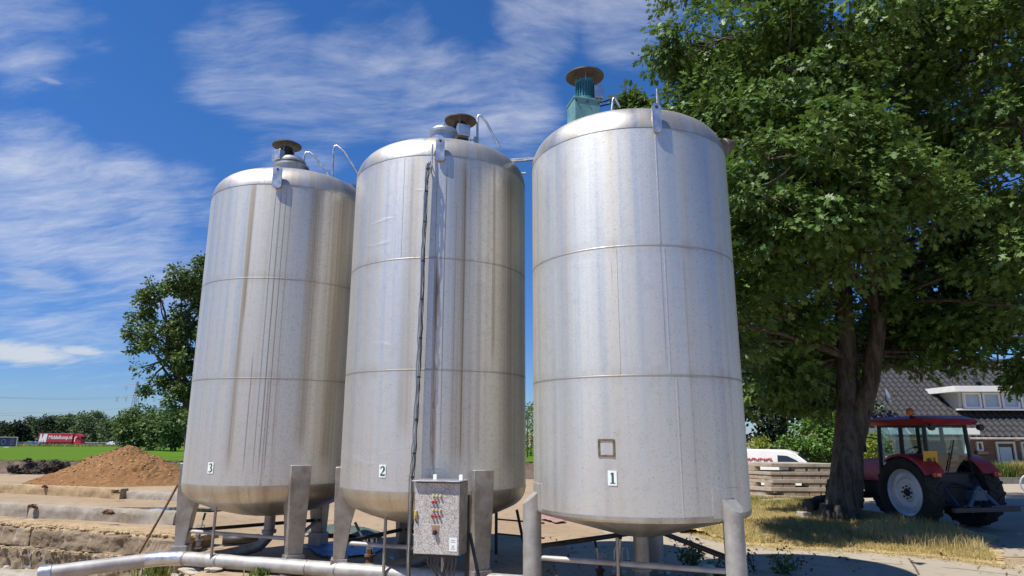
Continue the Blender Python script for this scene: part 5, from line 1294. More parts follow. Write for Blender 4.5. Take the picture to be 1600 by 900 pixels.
def lobe_pts(lobes, dens, inner=.45, gap=.0, gs=.9, seed=0, under=.5, sub=11, subr=.40):
    """twig tips: every lobe is broken into leaf clumps with hollows between them"""
    C = []; O = []
    for (c, r, sq) in lobes:
        u = unit(rng.normal(size=(sub, 3))); u = u[(u[:, 2] > -.45) | (rng.random(sub) < under)]
        cen = u*r*rng.uniform(.50, .88, (len(u), 1))*np.array(sq)
        n = max(3, int(dens*r*r/max(1, len(u))))
        for k in range(len(u)):
            w = unit(rng.normal(size=(n, 3))); rad = r*subr*rng.uniform(.75, 1.25)*(inner + (1-inner)*rng.random((n, 1))**.5)
            p = cen[k] + w*rad*np.array([1.15, 1.15, .62]); C.append(np.array(c) + p); O.append(unit(w*.7 + u[k]*.6))
    C = np.concatenate(C); O = np.concatenate(O)
    if gap:
        f = np.array([mnoise.noise(Vector((x[0]*gs, x[1]*gs, x[2]*gs + seed))) for x in C]); k = f > (-.5 + gap); C, O = C[k], O[k]
    return C, O
def limb(b, p, q, r0, r1, n=7, seg=7, wob=.12, sag=0):
    p = Vector(p); q = Vector(q); L = (q-p).length; P = []
    sd = random.uniform(0, 99)
    for i in range(seg+1):
        t = i/seg; w = math.sin(math.pi*t)
        P.append(p.lerp(q, t) + Vector((mnoise.noise(Vector((t*2, sd, 0))), mnoise.noise(Vector((t*2, sd, 5))), mnoise.noise(Vector((t*2, sd, 9)))*.7))*wob*L*w + Vector((0, 0, sag*L*w)))
    b.tube(P, [r0 + (r1-r0)*(i/seg) for i in range(seg+1)], n); return P
bk = NT('oak_bark'); v = bk.tc.outputs['Object']
n1 = bk.noise(bk.mapping(v, (9, 9, 1.6)), 1.0, 8, .7, .6); n2 = bk.noise(v, 2.2, 5, .6)
c = bk.mix(bk.ramp(n1, .35, .65), (.045, .036, .027), (.135, .115, .09)); c = bk.mix(bk.ramp(n2, .55, .7, 0, .6), c, (.12, .13, .085))
bk.P(Base_Color=c, Roughness=.95, Specular_IOR_Level=.15, Normal=bk.bump(n1, .9, .05)); M['bark'] = bk.m
LF_BIG = leaf_mat('big_tree_leaf', (.065, .135, .034), (.150, .235, .055), (.105, .180, .042), .45, .24, .34)
LF_OAK = leaf_mat('oak_leaf', (.07, .125, .034), (.13, .19, .05), (.095, .155, .04), .5, .2, .4)
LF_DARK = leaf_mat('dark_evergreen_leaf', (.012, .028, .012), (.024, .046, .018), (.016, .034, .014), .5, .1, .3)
LF_BRIGHT = leaf_mat('bright_bush_leaf', (.075, .165, .025), (.125, .23, .045), (.09, .18, .03), .45, .25, .4)
LF_YEL = leaf_mat('yellow_green_leaf', (.22, .26, .03), (.30, .33, .05), (.16, .22, .03), .5, .3, .4)
LF_MID = leaf_mat('mid_green_leaf', (.060, .115, .030), (.105, .165, .045), (.08, .135, .036), .55, .2, .35)
LF_FAR = leaf_mat('far_tree_leaf', (.075, .125, .05), (.115, .17, .065), (.095, .145, .06), .6, .15, .3)

def big_tree():
    base = at(1316, 822, 0)
    r = empty('large_tree', base, 0, 'huge broad leaved tree with twin trunk shading the tractor', 'tree')
    lob = [(1080, 70, 14.6, 1.1), (1105, 160, 14.3, 1.2), (1130, 60, 14, 1.4), (1160, 200, 13.8, 1.5), (1230, 110, 13.3, 1.6), (1250, 240, 13.2, 1.3), (1180, 320, 14.2, 1.3), (1325, 40, 13.2, 1.6), (1340, 160, 13.6, 1.4),
           (1078, 150, 15.0, .6), (1370, 285, 12.9, 1.0), (1300, 330, 13.3, 1.0), (1440, 50, 13.8, 1.7), (1470, 175, 14.2, 1.3), (1560, 60, 13.2, 1.6), (1590, 190, 13, 1.3), (1545, 290, 12.8, 1.0), (1585, 390, 12.8, 1.0), (1600, 480, 13.2, .9),
           (1190, 430, 15.0, 1.2), (1215, 530, 15.8, 1.2), (1270, 440, 15.6, 1.0), (1460, 515, 15.8, .8), (1520, 470, 16, 1.0), (1545, 520, 15.8, .7), (1440, 585, 15.6, .22), (1598, 585, 15.2, .3), (1410, 545, 16.2, .7), (1345, 545, 17.2, .9), (1420, 480, 17.3, 1.1), (1480, 420, 17, 1.0), (1500, 500, 15.2, .8), (1570, 505, 15.5, .8), (1250, 600, 16.8, 1.0), (1190, 600, 17, 1.0), (1285, 540, 17.5, .9), (1180, 370, 15.5, 1.0), (1400, 545, 16.4, .4), (1450, 548, 15.6, .5), (1505, 550, 15.6, .55), (1560, 548, 15.4, .55), (1600, 555, 15.2, .5), (1450, 440, 16, .8), (1500, 400, 16, .8), (1540, 440, 15.5, .8), (1410, 350, 17.2, .6), (1475, 300, 16.5, 1.0), (1380, 430, 17.6, .6), (1400, 470, 15.4, .45), (1560, 340, 15, .8), (1185, 370, 12.3, .9), (1250, 345, 12.1, .9), (1310, 320, 12.2, .9), (1385, 285, 12.0, .9), (1450, 320, 12.4, .7), (1200, 250, 11.9, .9), (1300, 220, 11.8, .9), (985, 157, 15.6, .24), (1000, 166, 15.4, .26), (1350, 330, 17.5, 1.0), (1530, 380, 16, 1.0), (1400, 390, 18.5, .8),
           (1200, 500, 18, 1.5), (1320, 480, 19, 1.4), (1230, 330, 18.0, 2.0), (1420, 230, 18.5, 1.9), (1560, 390, 18.5, 1.6), (1300, 170, 17.5, 2.0), (1560, 180, 17.5, 1.8), (1420, 90, 17, 2.0), (1180, 90, 16.8, 1.6), (1110, 250, 16, 1.1), (1420, 420, 19.5, 1.0),
           (1150, -70, 15, 1.8), (1300, -110, 15, 2.2), (1480, -110, 15, 2.4), (1640, -60, 15, 2.2), (1700, 120, 15, 2.2), (1690, 320, 15, 1.9), (1680, 480, 15.5, 1.5), (1400, -220, 17, 2.6), (1600, -220, 17, 2.5), (1230, -200, 17, 2.2)]
    L = []
    for (x, y, Y, rad) in lob: L.append((tuple(atY(x, y, Y) - base), rad, (1.05, 1.05, .82)))
    for (x, y, z, rad) in ((3.5, 12.6, 5.4, 1.0), (4.2, 13.2, 4.4, .9), (3.2, 12.3, 6.0, .8), (4.6, 13.8, 3.9, .7), (4.0, 13.6, 5.0, .9), (4.9, 13.2, 5.0, .9), (4.7, 11.7, 6.5, .85), (5.5, 11.9, 6.3, .9), (6.3, 12.2, 6.0, .9), (6.9, 12.7, 5.6, .8)): L.append((tuple(Vector((x, y, z)) - base), rad, (1.05, 1.05, .82)))  # extra leaf lobes added to shade the verge, some unseen behind the tank
    C, O = lobe_pts(L, 125, .35, .22, .8, 3, .7, 13, .41)
    # keep the windows of sky seen through the crown: nothing grows where limbs leave it bare
    hole = [(1385, 335, 34), (1455, 370, 22), (1360, 395, 24), (1480, 345, 18), (1425, 455, 16), (1375, 90, 14), (1120, 285, 12)]
    V1, m = leaves(C[:], O, 15, .20, .18, 'oak', .35, .75, .42)
    print('big tree leaves', len(V1)//m)
    np_mesh('crown', V1, m, LF_BIG, r)
    b = MB()
    up = lambda x, y, Y: atY(x, y, Y) - base
    Z = Vector((0, 0, -.1))
    fork = up(1324, 720, base.y)
    Pl = [Vector((-.03, 0, -.1)), Vector((0, 0, .25)), fork*.55 + Vector((.02, 0, 0)), fork, up(1325, 645, 16.2), up(1323, 560, 16.3), up(1318, 470, 16.4), up(1310, 380, 16.4), up(1300, 250, 16.2), up(1290, 100, 16)]
    b.tube(Pl, [.47, .40, .37, .34, .26, .24, .21, .17, .13, .08], 20)
    Pr = [fork*.8, fork + Vector((.08, 0, .10)), up(1345, 650, 16.0), up(1361, 590, 15.9), up(1374, 490, 15.8), up(1384, 430, 15.9), up(1398, 340, 16), up(1410, 200, 16), up(1420, 60, 15.8)]
    b.tube(Pr, [.24, .24, .22, .20, .18, .17, .14, .11, .07], 18)
    for j in range(9):     # root flare
        a = 2*math.pi*j/9; b.tube([Vector((math.cos(a)*.30, math.sin(a)*.30, .45)), Vector((math.cos(a)*.44, math.sin(a)*.44, .1)), Vector((math.cos(a)*.68, math.sin(a)*.68, -.05))], [.13, .11, .04], 8)
    tr = b.build('trunk', M['bark'], r, smooth=60)
    b = MB()
    limb(b, Pr[4], up(1310, 385, 15.6), .13, .08); limb(b, up(1310, 385, 15.6), up(1240, 320, 15), .08, .04); limb(b, Pr[4], up(1450, 395, 16.4), .12, .07); limb(b, up(1450, 395, 16.4), up(1540, 330, 16), .09, .04)
    limb(b, up(1345, 60, 15), up(1380, -60, 14.6), .12, .06); limb(b, up(1490, 170, 14.2), up(1560, 130, 13.8), .07, .03); limb(b, up(1440, 40, 14), up(1425, -30, 13.6), .07, .04); limb(b, up(1495, 60, 14.2), up(1520, -20, 13.6), .06, .04)
    nodes = [Pl[5], Pl[6], Pl[7], Pl[8], Pl[9], Pr[4], Pr[5], Pr[6], Pr[7], Pr[8]]
    for (c, rad, sq) in L:
        c = Vector(c); n0 = min(nodes, key=lambda q: (q-c).length + max(0, q.z - c.z)*.8)
        limb(b, n0, c, .045 + .012*rad, .022, 6, 6, .12, .05)
        for _ in range(5):
            e = Vector(rng.normal(size=3)).normalized()*rad*.85; limb(b, c, c + e, .028, .008, 5, 4, .15)
    b.build('branches', M['bark'], r, smooth=60)
big_tree()

def tree(name, px_base, Y, zb, lobes_px, label, mat, dens, per, spread, size, kind='oval', trunk_r=.25, group=None, gap=.25, inner=.4, gs=.6, cat='tree', trunkm=None, sq=(1, 1, .85), limbs=True, under=.6):
    bx = atY(px_base, 690, Y); base = Vector((bx.x, Y, zb)); r = empty(name, base, 0, label, cat, group)
    L = [(tuple(atY(x, y, Y+dy) - base), rad, sq) for (x, y, dy, rad) in lobes_px]
    C, O = lobe_pts(L, dens, inner, gap, gs, px_base*.13, under)
    V, m = leaves(C, O, per, spread, size, kind); np_mesh('crown', V, m, mat, r)
    if trunk_r:
        b = MB(); top = Vector(max((l[0] for l in L), key=lambda c: c[2])); mid = sum((Vector(l[0]) for l in L), Vector())/len(L)
        ax = [Vector((0, 0, -.3)), Vector((0, 0, .3)), Vector((mid.x*.3, mid.y*.3, mid.z*.5)), Vector((mid.x, mid.y, mid.z)), top]
        b.tube(ax, [trunk_r*1.25, trunk_r, trunk_r*.8, trunk_r*.5, trunk_r*.12], 9)
        if limbs:
            for (c, rad, s) in L: limb(b, ax[2].lerp(ax[3], random.uniform(.1, 1)), c, trunk_r*.35, trunk_r*.08, 5, 5, .12)
        b.build('trunk', trunkm or M['bark'], r, smooth=60)
    return r
# oak seen left of the third tank
tree('oak_tree', 300, 44, .5, [(285, 445, 0, 1.6), (320, 430, 0, 1.7), (250, 470, 0, 1.25), (225, 500, .5, .8), (215, 535, 0, 1.0), (260, 530, 0, 1.5), (310, 500, 1, 2.0), (295, 560, 0, 1.4), (218, 575, 0, .75), (245, 600, -.3, .6), (265, 595, 0, .55), (285, 620, 0, 1.1), (310, 600, 0, 1.6), (205, 515, 0, .45), (300, 660, 0, 1.2), (330, 650, 0, 1.8), (340, 540, 0, 2.2), (238, 445, 0, .5), (228, 610, 0, .3)],
     'big oak standing in the field left of the left hand tank', LF_OAK, 150, 9, .26, .22, 'oval', .35, None, .24, .35, .75, sq=(1, 1, .8))
# bushes below it
for i, (pb, Y, lob, lb) in enumerate(((215, 88, [(205, 668, 0, 2.0), (222, 658, 0, 2.3), (215, 680, 0, 2.1), (200, 685, 0, 1.4)], 'bright round bushy tree at the end of the treeline, left of the oak'),
        (240, 84, [(240, 665, 0, 2.2), (252, 650, 0, 1.9), (240, 682, 0, 1.9), (256, 676, 0, 2.0)], 'grey green bushy tree under the oak, nearest to the left tank'),
        (275, 80, [(272, 662, 0, 2.2), (280, 680, 0, 2.2), (292, 665, 0, 2.4)], 'dark bushy tree behind the left tank under the oak'))):
    tree('bushy_tree', pb, Y, -.1, lob, lb, LF_MID, 60, 8, .45, .34, 'oval', .12, 'bushes below the oak', .18, .3, .5)
# far treeline beyond the motorway: each tree its own crown
rt = random.Random(21); x = -30; i = 0
kinds = ['rounded', 'taller', 'broad', 'narrow', 'low']
names_at = [(-30, 'left of the billboard'), (8, 'above the billboard'), (40, 'above the cars'), (66, 'above the red lorry trailer'), (110, 'above the red lorry cab'), (140, 'right of the lorry'), (170, 'above the white trailer'), (195, 'by the pylon foot')]
while x < 215:
    w = rt.uniform(15, 24); Y = rt.uniform(268, 300); topy = 655 - rt.uniform(-2, 8) + (9 if x < 30 else 0) - (6 if 85 < x < 150 else 0)
    m = Y/1034*1.05; cx = x + w/2; hh = (700-topy)
    lob = [(cx, topy + .28*hh, 0, hh*.27*m), (cx - w*.3, topy + .5*hh, 0, hh*.26*m), (cx + w*.3, topy + .5*hh, 0, hh*.26*m), (cx, topy + .68*hh, -1.5, hh*.30*m), (cx + w*.1, topy + .15*hh, 0, hh*.13*m), (cx-w*.4, topy+.8*hh, -1, hh*.2*m), (cx+w*.4, topy+.8*hh, -1, hh*.2*m)]
    near = [n for (q, n) in names_at if q <= cx][-1] if cx >= -30 else 'left of the billboard'
    mat = LF_DARK if (x < 20 or rt.random() < .25) else LF_FAR
    shade = 'dark' if mat is LF_DARK else 'mid green'
    tree('roadside_tree', cx, Y, -1.5, lob, '%s %s tree of the treeline %s' % (kinds[i % 5], shade, near), mat, 9, 7, 1.0, .95, 'diamond', .3, 'trees along the motorway', .12, .3, .12, sq=(1, 1, 1), limbs=False)
    x += w*.62; i += 1
# trees filling the treeline beyond the frame to the left and behind the tanks
b_ = None
for cx in (-70, -110, -150, 250, 290, 330, 370, 420, 470, 520):
    lob = [(cx, 662, 0, 5), (cx-12, 675, 0, 5), (cx+12, 675, 0, 5), (cx, 688, -2, 5.5)]
    tree('roadside_tree', cx, 285, -1.5, lob, 'tree of the far treeline hidden behind the tanks or outside the left edge', LF_FAR, 7, 6, 1.1, 1.0, 'diamond', .3, 'trees along the motorway', .1, .3, .12, sq=(1, 1, 1), limbs=False)
# young trees seen through the slot between tanks 2 and 1
for i, (px, Y, lob, mat, lb) in enumerate(((824, 46, [(822, 660, 0, .9), (826, 690, 0, .8), (824, 640, 0, .5)], LF_MID, 'slender young tree seen in the slot between middle and right tanks'), (829, 50, [(832, 650, 0, 1.0), (830, 680, 0, .9), (834, 700, 0, .8)], LF_YEL, 'yellowish young tree half hidden by the right tank in the slot'), (816, 55, [(814, 655, 0, 1.3), (820, 690, 0, 1.2)], LF_MID, 'young tree behind the right edge of the middle tank'))):
    tree('young_tree', px, Y, .2, lob, lb, mat, 70, 8, .25, .15, 'oval', .05, 'young trees behind the tanks', .2, .2, .8)
# dark evergreens behind the big tree
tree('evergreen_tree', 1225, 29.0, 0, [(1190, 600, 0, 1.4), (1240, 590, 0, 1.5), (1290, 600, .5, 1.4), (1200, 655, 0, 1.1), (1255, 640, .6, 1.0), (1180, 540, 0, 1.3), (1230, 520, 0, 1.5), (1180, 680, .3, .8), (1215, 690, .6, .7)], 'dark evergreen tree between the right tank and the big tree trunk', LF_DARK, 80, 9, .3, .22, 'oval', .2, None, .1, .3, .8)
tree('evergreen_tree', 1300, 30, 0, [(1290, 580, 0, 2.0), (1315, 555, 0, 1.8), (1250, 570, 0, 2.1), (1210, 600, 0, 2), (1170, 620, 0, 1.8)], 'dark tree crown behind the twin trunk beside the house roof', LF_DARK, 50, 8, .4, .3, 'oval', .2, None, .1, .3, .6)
tree('leafy_shrub', 1258, 27.4, 0, [(1250, 690, 0, .9), (1280, 680, 0, 1.0), (1300, 700, 0, 1.0), (1228, 705, 0, .55), (1265, 712, 0, .8), (1330, 690, 0, 1.1), (1285, 662, 0, .5)], 'bright green rounded shrub behind the white van and trunk', LF_BRIGHT, 240, 8, .2, .13, 'oval', .06, None, .0, .55, 1.2, 'shrub')
tree('leafy_shrub', 1290, 33, 0, [(1285, 640, 0, 1.2), (1310, 625, 0, 1.0), (1260, 650, 0, .8), (1345, 640, 0, .8)], 'sunlit green bush behind the rounded shrub, left of the house', LF_BRIGHT, 120, 8, .25, .17, 'oval', .06, None, .1, .4, 1.0, 'shrub')
tree('yellow_shrub', 1352, 26.5, 0, [(1350, 695, 0, .7), (1362, 710, 0, .6), (1345, 720, 0, .5)], 'yellow green shrub between the trunk and the tractor cab', LF_YEL, 260, 8, .15, .10, 'oval', .04, None, .0, .5, 1.5, 'shrub')
tree('yellow_shrub', 1182, 26.5, 0, [(1182, 700, 0, .35), (1190, 690, 0, .2), (1176, 715, 0, .35)], 'small yellow green shrub at the right edge of the cone tank', LF_YEL, 420, 8, .12, .09, 'oval', .03, None, .0, .4, 1.5, 'shrub')
tree('leafy_shrub', 268, 29.5, .1, [(266, 738, 0, .26), (272, 730, 0, .22), (262, 746, 0, .2), (275, 740, 0, .2)], 'small dark green plant by the boulder at the left tank', LF_BRIGHT, 900, 7, .12, .10, 'oval', .02, None, .0, .3, 1.5, 'plant')

# grass: blades gathered into tufts
def blades(pts, hmin, hmax, w, lean, mat, name, per=1, rngseed=1):
    g = np.random.default_rng(rngseed); P = np.repeat(np.array(pts), per, 0); k = len(P)
    a = g.uniform(0, 2*math.pi, k); l = g.uniform(.1, lean, k); h = g.uniform(hmin, hmax, k)
    d = np.stack([np.cos(a), np.sin(a), np.zeros(k)], 1); s = np.stack([-np.sin(a), np.cos(a), np.zeros(k)], 1)
    P = P + g.normal(size=(k, 3))*np.array([.03, .03, 0])
    up = np.array([0, 0, 1.0]); ww = w*g.uniform(.6, 1.3, (k, 1)); hh = h[:, None]; ll = (l*h)[:, None]
    V = np.empty((k, 5, 3)); V[:, 0] = P - s*ww; V[:, 1] = P + s*ww; V[:, 2] = P + s*ww*.7 + d*ll*.35 + up*hh*.6; V[:, 3] = P + d*ll + up*hh*(.95 - .25*l[:, None]); V[:, 4] = P - s*ww*.7 + d*ll*.35 + up*hh*.6
    me = bpy.data.meshes.new(name); me.vertices.add(k*5); me.vertices.foreach_set('co', V.astype(np.float32).ravel())
    li = (np.arange(k)[:, None]*5 + np.array([0, 1, 2, 4, 4, 2, 3])).astype(np.int32).ravel()
    me.loops.add(k*7); me.loops.foreach_set('vertex_index', li)
    me.polygons.add(k*2); me.polygons.foreach_set('loop_start', (np.arange(k)[:, None]*7 + np.array([0, 4])).astype(np.int32).ravel())
    me.update(calc_edges=True); me.materials.append(mat); o = bpy.data.objects.new(name, me); COL.objects.link(o)
    return o
STRAW = leaf_mat('dry_straw', (.70, .53, .25), (.80, .64, .36), (.60, .45, .19), .8, .5, .1)
GREEN = leaf_mat('weed_green', (.09, .15, .03), (.15, .20, .045), (.12, .16, .03), .6, .25, .3)
MIXG = leaf_mat('dry_green_grass', (.26, .24, .08), (.44, .34, .14), (.22, .22, .07), .8, .4, .1)
rg = random.Random(17)
def scatter(poly, n, dens=None, clump=.5):
    xs = [p[0] for p in poly]; ys = [p[1] for p in poly]; out = []
    while len(out) < n:
        x, y = rg.uniform(min(xs), max(xs)), rg.uniform(min(ys), max(ys))
        if inpoly(x, y, poly) and nz(x, y, 1.1, 3) + .6*nz(x, y, 3.4, 8) > rg.uniform(-1, .5)*clump - .15:
            z = ground_z(x, y) + .012 + .10*sm(13.0, 15.0, y)*sm(24, 18, y); out.append((x, y, z))
    return out
VG = [g2(1095, 838), g2(1150, 849), g2(1255, 856), g2(1330, 858), g2(1430, 866), g2(1500, 874), g2(1560, 880), g2(1535, 850), g2(1470, 828), g2(1380, 818), g2(1290, 796), g2(1170, 800), g2(1120, 815)]
tag(blades(scatter(VG, 22000, clump=.9), .03, .15, .004, 2.6, STRAW, 'dry_grass', 2), 'straw coloured dry grass covering the verge round the big tree', 'grass', None, 'stuff')
tag(blades(scatter(VG, 6000, clump=1.2), .04, .20, .004, 1.8, MIXG, 'green_grass', 2, 2), 'olive green grass among the straw on the verge', 'grass', None, 'stuff')
tl = [g2(1330, 845), g2(1440, 862), g2(1545, 872), g2(1500, 842), g2(1400, 826)]
tag(blades(scatter(tl, 1800, clump=1.3), .12, .38, .0035, .9, STRAW, 'tall_dry_grass', 2, 3), 'tall seeding dry grass in front of the tractor wheels', 'grass', None, 'stuff')
sp = [(x + rg.uniform(-.3, .3), y - .1, z) for (x, y, z) in []]
for (x0, y0), (x1, y1) in zip(VERGE_FRONT[:-1], VERGE_FRONT[1:]):
    for _ in range(int(260*math.hypot(x1-x0, y1-y0))):
        t = rg.random(); q = abs(rg.gauss(0, .22)); sp.append((x0 + (x1-x0)*t + rg.uniform(-.1, .1), y0 + (y1-y0)*t - q, ground_z(x0 + (x1-x0)*t, y0 + (y1-y0)*t - q) + .012))
tag(blades(sp, .02, .09, .004, 3.0, STRAW, 'straw_litter', 2, 12), 'loose straw spilling from the verge on to the pavement', 'straw', None, 'stuff')
C_ = []
for _ in range(900):
    x, y = rg.uniform(4, 13), rg.uniform(9.5, 13.5); k_ = nz(x, y, .7, 6)
    if k_ > rg.uniform(-.5, .6): C_.append((x, y, ground_z(x, y) + .016))
for _ in range(500):
    x, y = rg.uniform(-3, 3.5), rg.uniform(7.5, 14); C_.append((x, y, ground_z(x, y) + .016))
C_ = np.array(C_); V_, m_ = leaves(C_, np.tile([0, 0, .2], (len(C_), 1)), 1, .03, .075, 'oak', .0, 3.0, .25); V_[:, 2] = np.maximum(V_[:, 2], .004)
tag(np_mesh('fallen_leaves', V_, m_, leaf_mat('dead_leaf', (.10, .065, .03), (.20, .13, .055), (.14, .10, .05), .8, .1, .1)), 'small dead leaves lying about on the pavement', 'leaves', None, 'stuff')
wd = [g2(1165, 772), g2(1280, 776), g2(1275, 800), g2(1170, 800)]
tag(blades(scatter(wd, 1500, clump=.8), .05, .20, .008, 1.4, MIXG, 'low_weeds', 4, 4), 'low green weeds at the foot of the slab stack', 'weeds', None, 'stuff')
bd = [g2(960, 820), g2(1085, 836), g2(1130, 826), g2(1100, 806), g2(1000, 806)]
tag(blades(scatter(bd, 1800), .03, .14, .007, 1.6, STRAW, 'dry_litter', 2, 5), 'dry straw litter on the ground behind the cone tank', 'grass', None, 'stuff')
hp = [(HX+4.0, HY-1.5), (HX+9, HY-1.5), (HX+9, HY-.2), (HX+4.0, HY-.2)]
def hz(n, poly): return [(rg.uniform(poly[0][0], poly[1][0]), rg.uniform(poly[0][1], poly[2][1]), .2) for _ in range(n)]
tag(blades(hz(1600, hp), .3, .95, .014, .8, GREEN, 'tall_weeds', 3, 6), 'tall green weeds in the planting strip along the brick house', 'weeds', None, 'stuff')
tag(blades(hz(260, [(HX+4.6, HY-1.5), (HX+5.6, HY-1.5), (HX+5.6, HY-.6)]), .4, .95, .014, .5, STRAW, 'dry_weeds', 4, 7), 'patch of dry reddish weeds in the planting strip by the house', 'weeds', None, 'stuff')
fy = [(x, 34.6 + abs(rg.gauss(0, .6)), .74) for x in np.linspace(-45, -7, 1500)]
tag(blades(fy, .03, .12, .010, 1.6, MIXG, 'field_margin_grass', 2, 8), 'rough grass along the broken edge of the green field', 'grass', None, 'stuff')
fr = [(rg.uniform(-190, -40), rg.uniform(196, 222), -1.25) for _ in range(5200)]
tag(blades(fr, .3, 1.1, .10, .6, MIXG, 'motorway_verge_grass', 1, 9), 'yellowing tall grass on the motorway verge beyond the field', 'grass', None, 'stuff')
# tufts and weeds near the tanks
def tuft(px, py, z, n, h, w, mat, label, lean=.9, sp=.16):
    p = atg(px, py); q = []
    for _ in range(n): a = rg.uniform(0, 6.28); d = abs(rg.gauss(0, sp)); q.append((p.x + math.cos(a)*d, p.y + math.sin(a)*d, p.z))
    o = blades(q, h*.4, h, w, lean, mat, 'grass_tuft', 1, int(px)); return tag(o, label, 'grass tuft')
tuft(248, 897, -.10, 420, .36, .007, GREEN, 'big green grass tuft below the elbow of the grey pipe', .9, .20)
tuft(270, 899, -.12, 260, .30, .007, MIXG, 'straw green grass clump beside the big tuft at the pipe elbow', 1.0, .16)
tuft(407, 899, -.02, 90, .16, .012, GREEN, 'small green weed in front of the grey pipe below the left tank', 1.3, .07)
tuft(85, 888, -.62, 130, .20, .008, GREEN, 'small grass tuft at the foot of the retaining wall', 1.1, .12)
tuft(45, 897, -.60, 130, .18, .008, GREEN, 'grass tuft by the open end of the grey pipe', 1.1, .10)
def weed(px, py, z, n, h, mat, label, size=.07):
    p = at(px, py, z); r = empty('weed_plant', p, 0, label, 'weed'); b = MB(); C = []
    for i in range(n):
        a = rg.uniform(0, 6.28); t = Vector((math.cos(a)*h*rg.uniform(.1, .55), math.sin(a)*h*rg.uniform(.1, .55), h*rg.uniform(.5, 1.0)))
        P = limb(b, (0, 0, 0), t, .006, .003, 5, 5, .1); C += [tuple(q) for q in P[1:]]
    b.build('stem', M['bark'], r); C = np.array(C); V, m = leaves(C, unit(C*np.array([1, 1, .2]) + 1e-4), 4, .07, size, 'oval'); np_mesh('foliage', V, m, mat, r)
weed(1225, 897, 0, 9, .28, GREEN, 'small green weed on the pavement right of the cone tank', .07)
weed(1245, 890, 0, 3, .40, simple('brown_weed', (.10, .07, .03), .9), 'thin brown dry weed on the pavement right of the cone tank', .05)
weed(1180, 895, 0, 4, .34, LF_DARK, 'dark weed growing beside the front right leg of the cone tank', .06)
weed(1078, 893, 0, 14, .50, LF_MID, 'leafy dark weed under the cone tank beside the standpipe', .07)
weed(1122, 902, 0, 8, .22, LF_MID, 'low weed at the foot of the standpipe', .06)
# pavement joints and crack lines
b = MB()
def crack(P, w):
    for (x0, y0), (x1, y1) in zip(P[:-1], P[1:]):
        a, c = at(x0, y0, 0), at(x1, y1, 0); d = (c-a).normalized(); s = Vector((-d.y, d.x, 0))*w
        h = lambda q: Vector((q.x, q.y, ground_z(q.x, q.y) + .010)); b.add([h(a-s), h(a+s), h(c+s), h(c-s)], [(0, 1, 2, 3)])
crack([(1420, 874), (1424, 879), (1431, 889), (1436, 899)], .016); crack([(1300, 872), (1400, 882), (1500, 890), (1590, 900)], .008); crack([(860, 860), (930, 856), (1020, 852), (1110, 853)], .008)
o = b.build('pavement_joints', simple('joint_dirt', (.10, .08, .06), .95)); o['kind'] = 'structure'

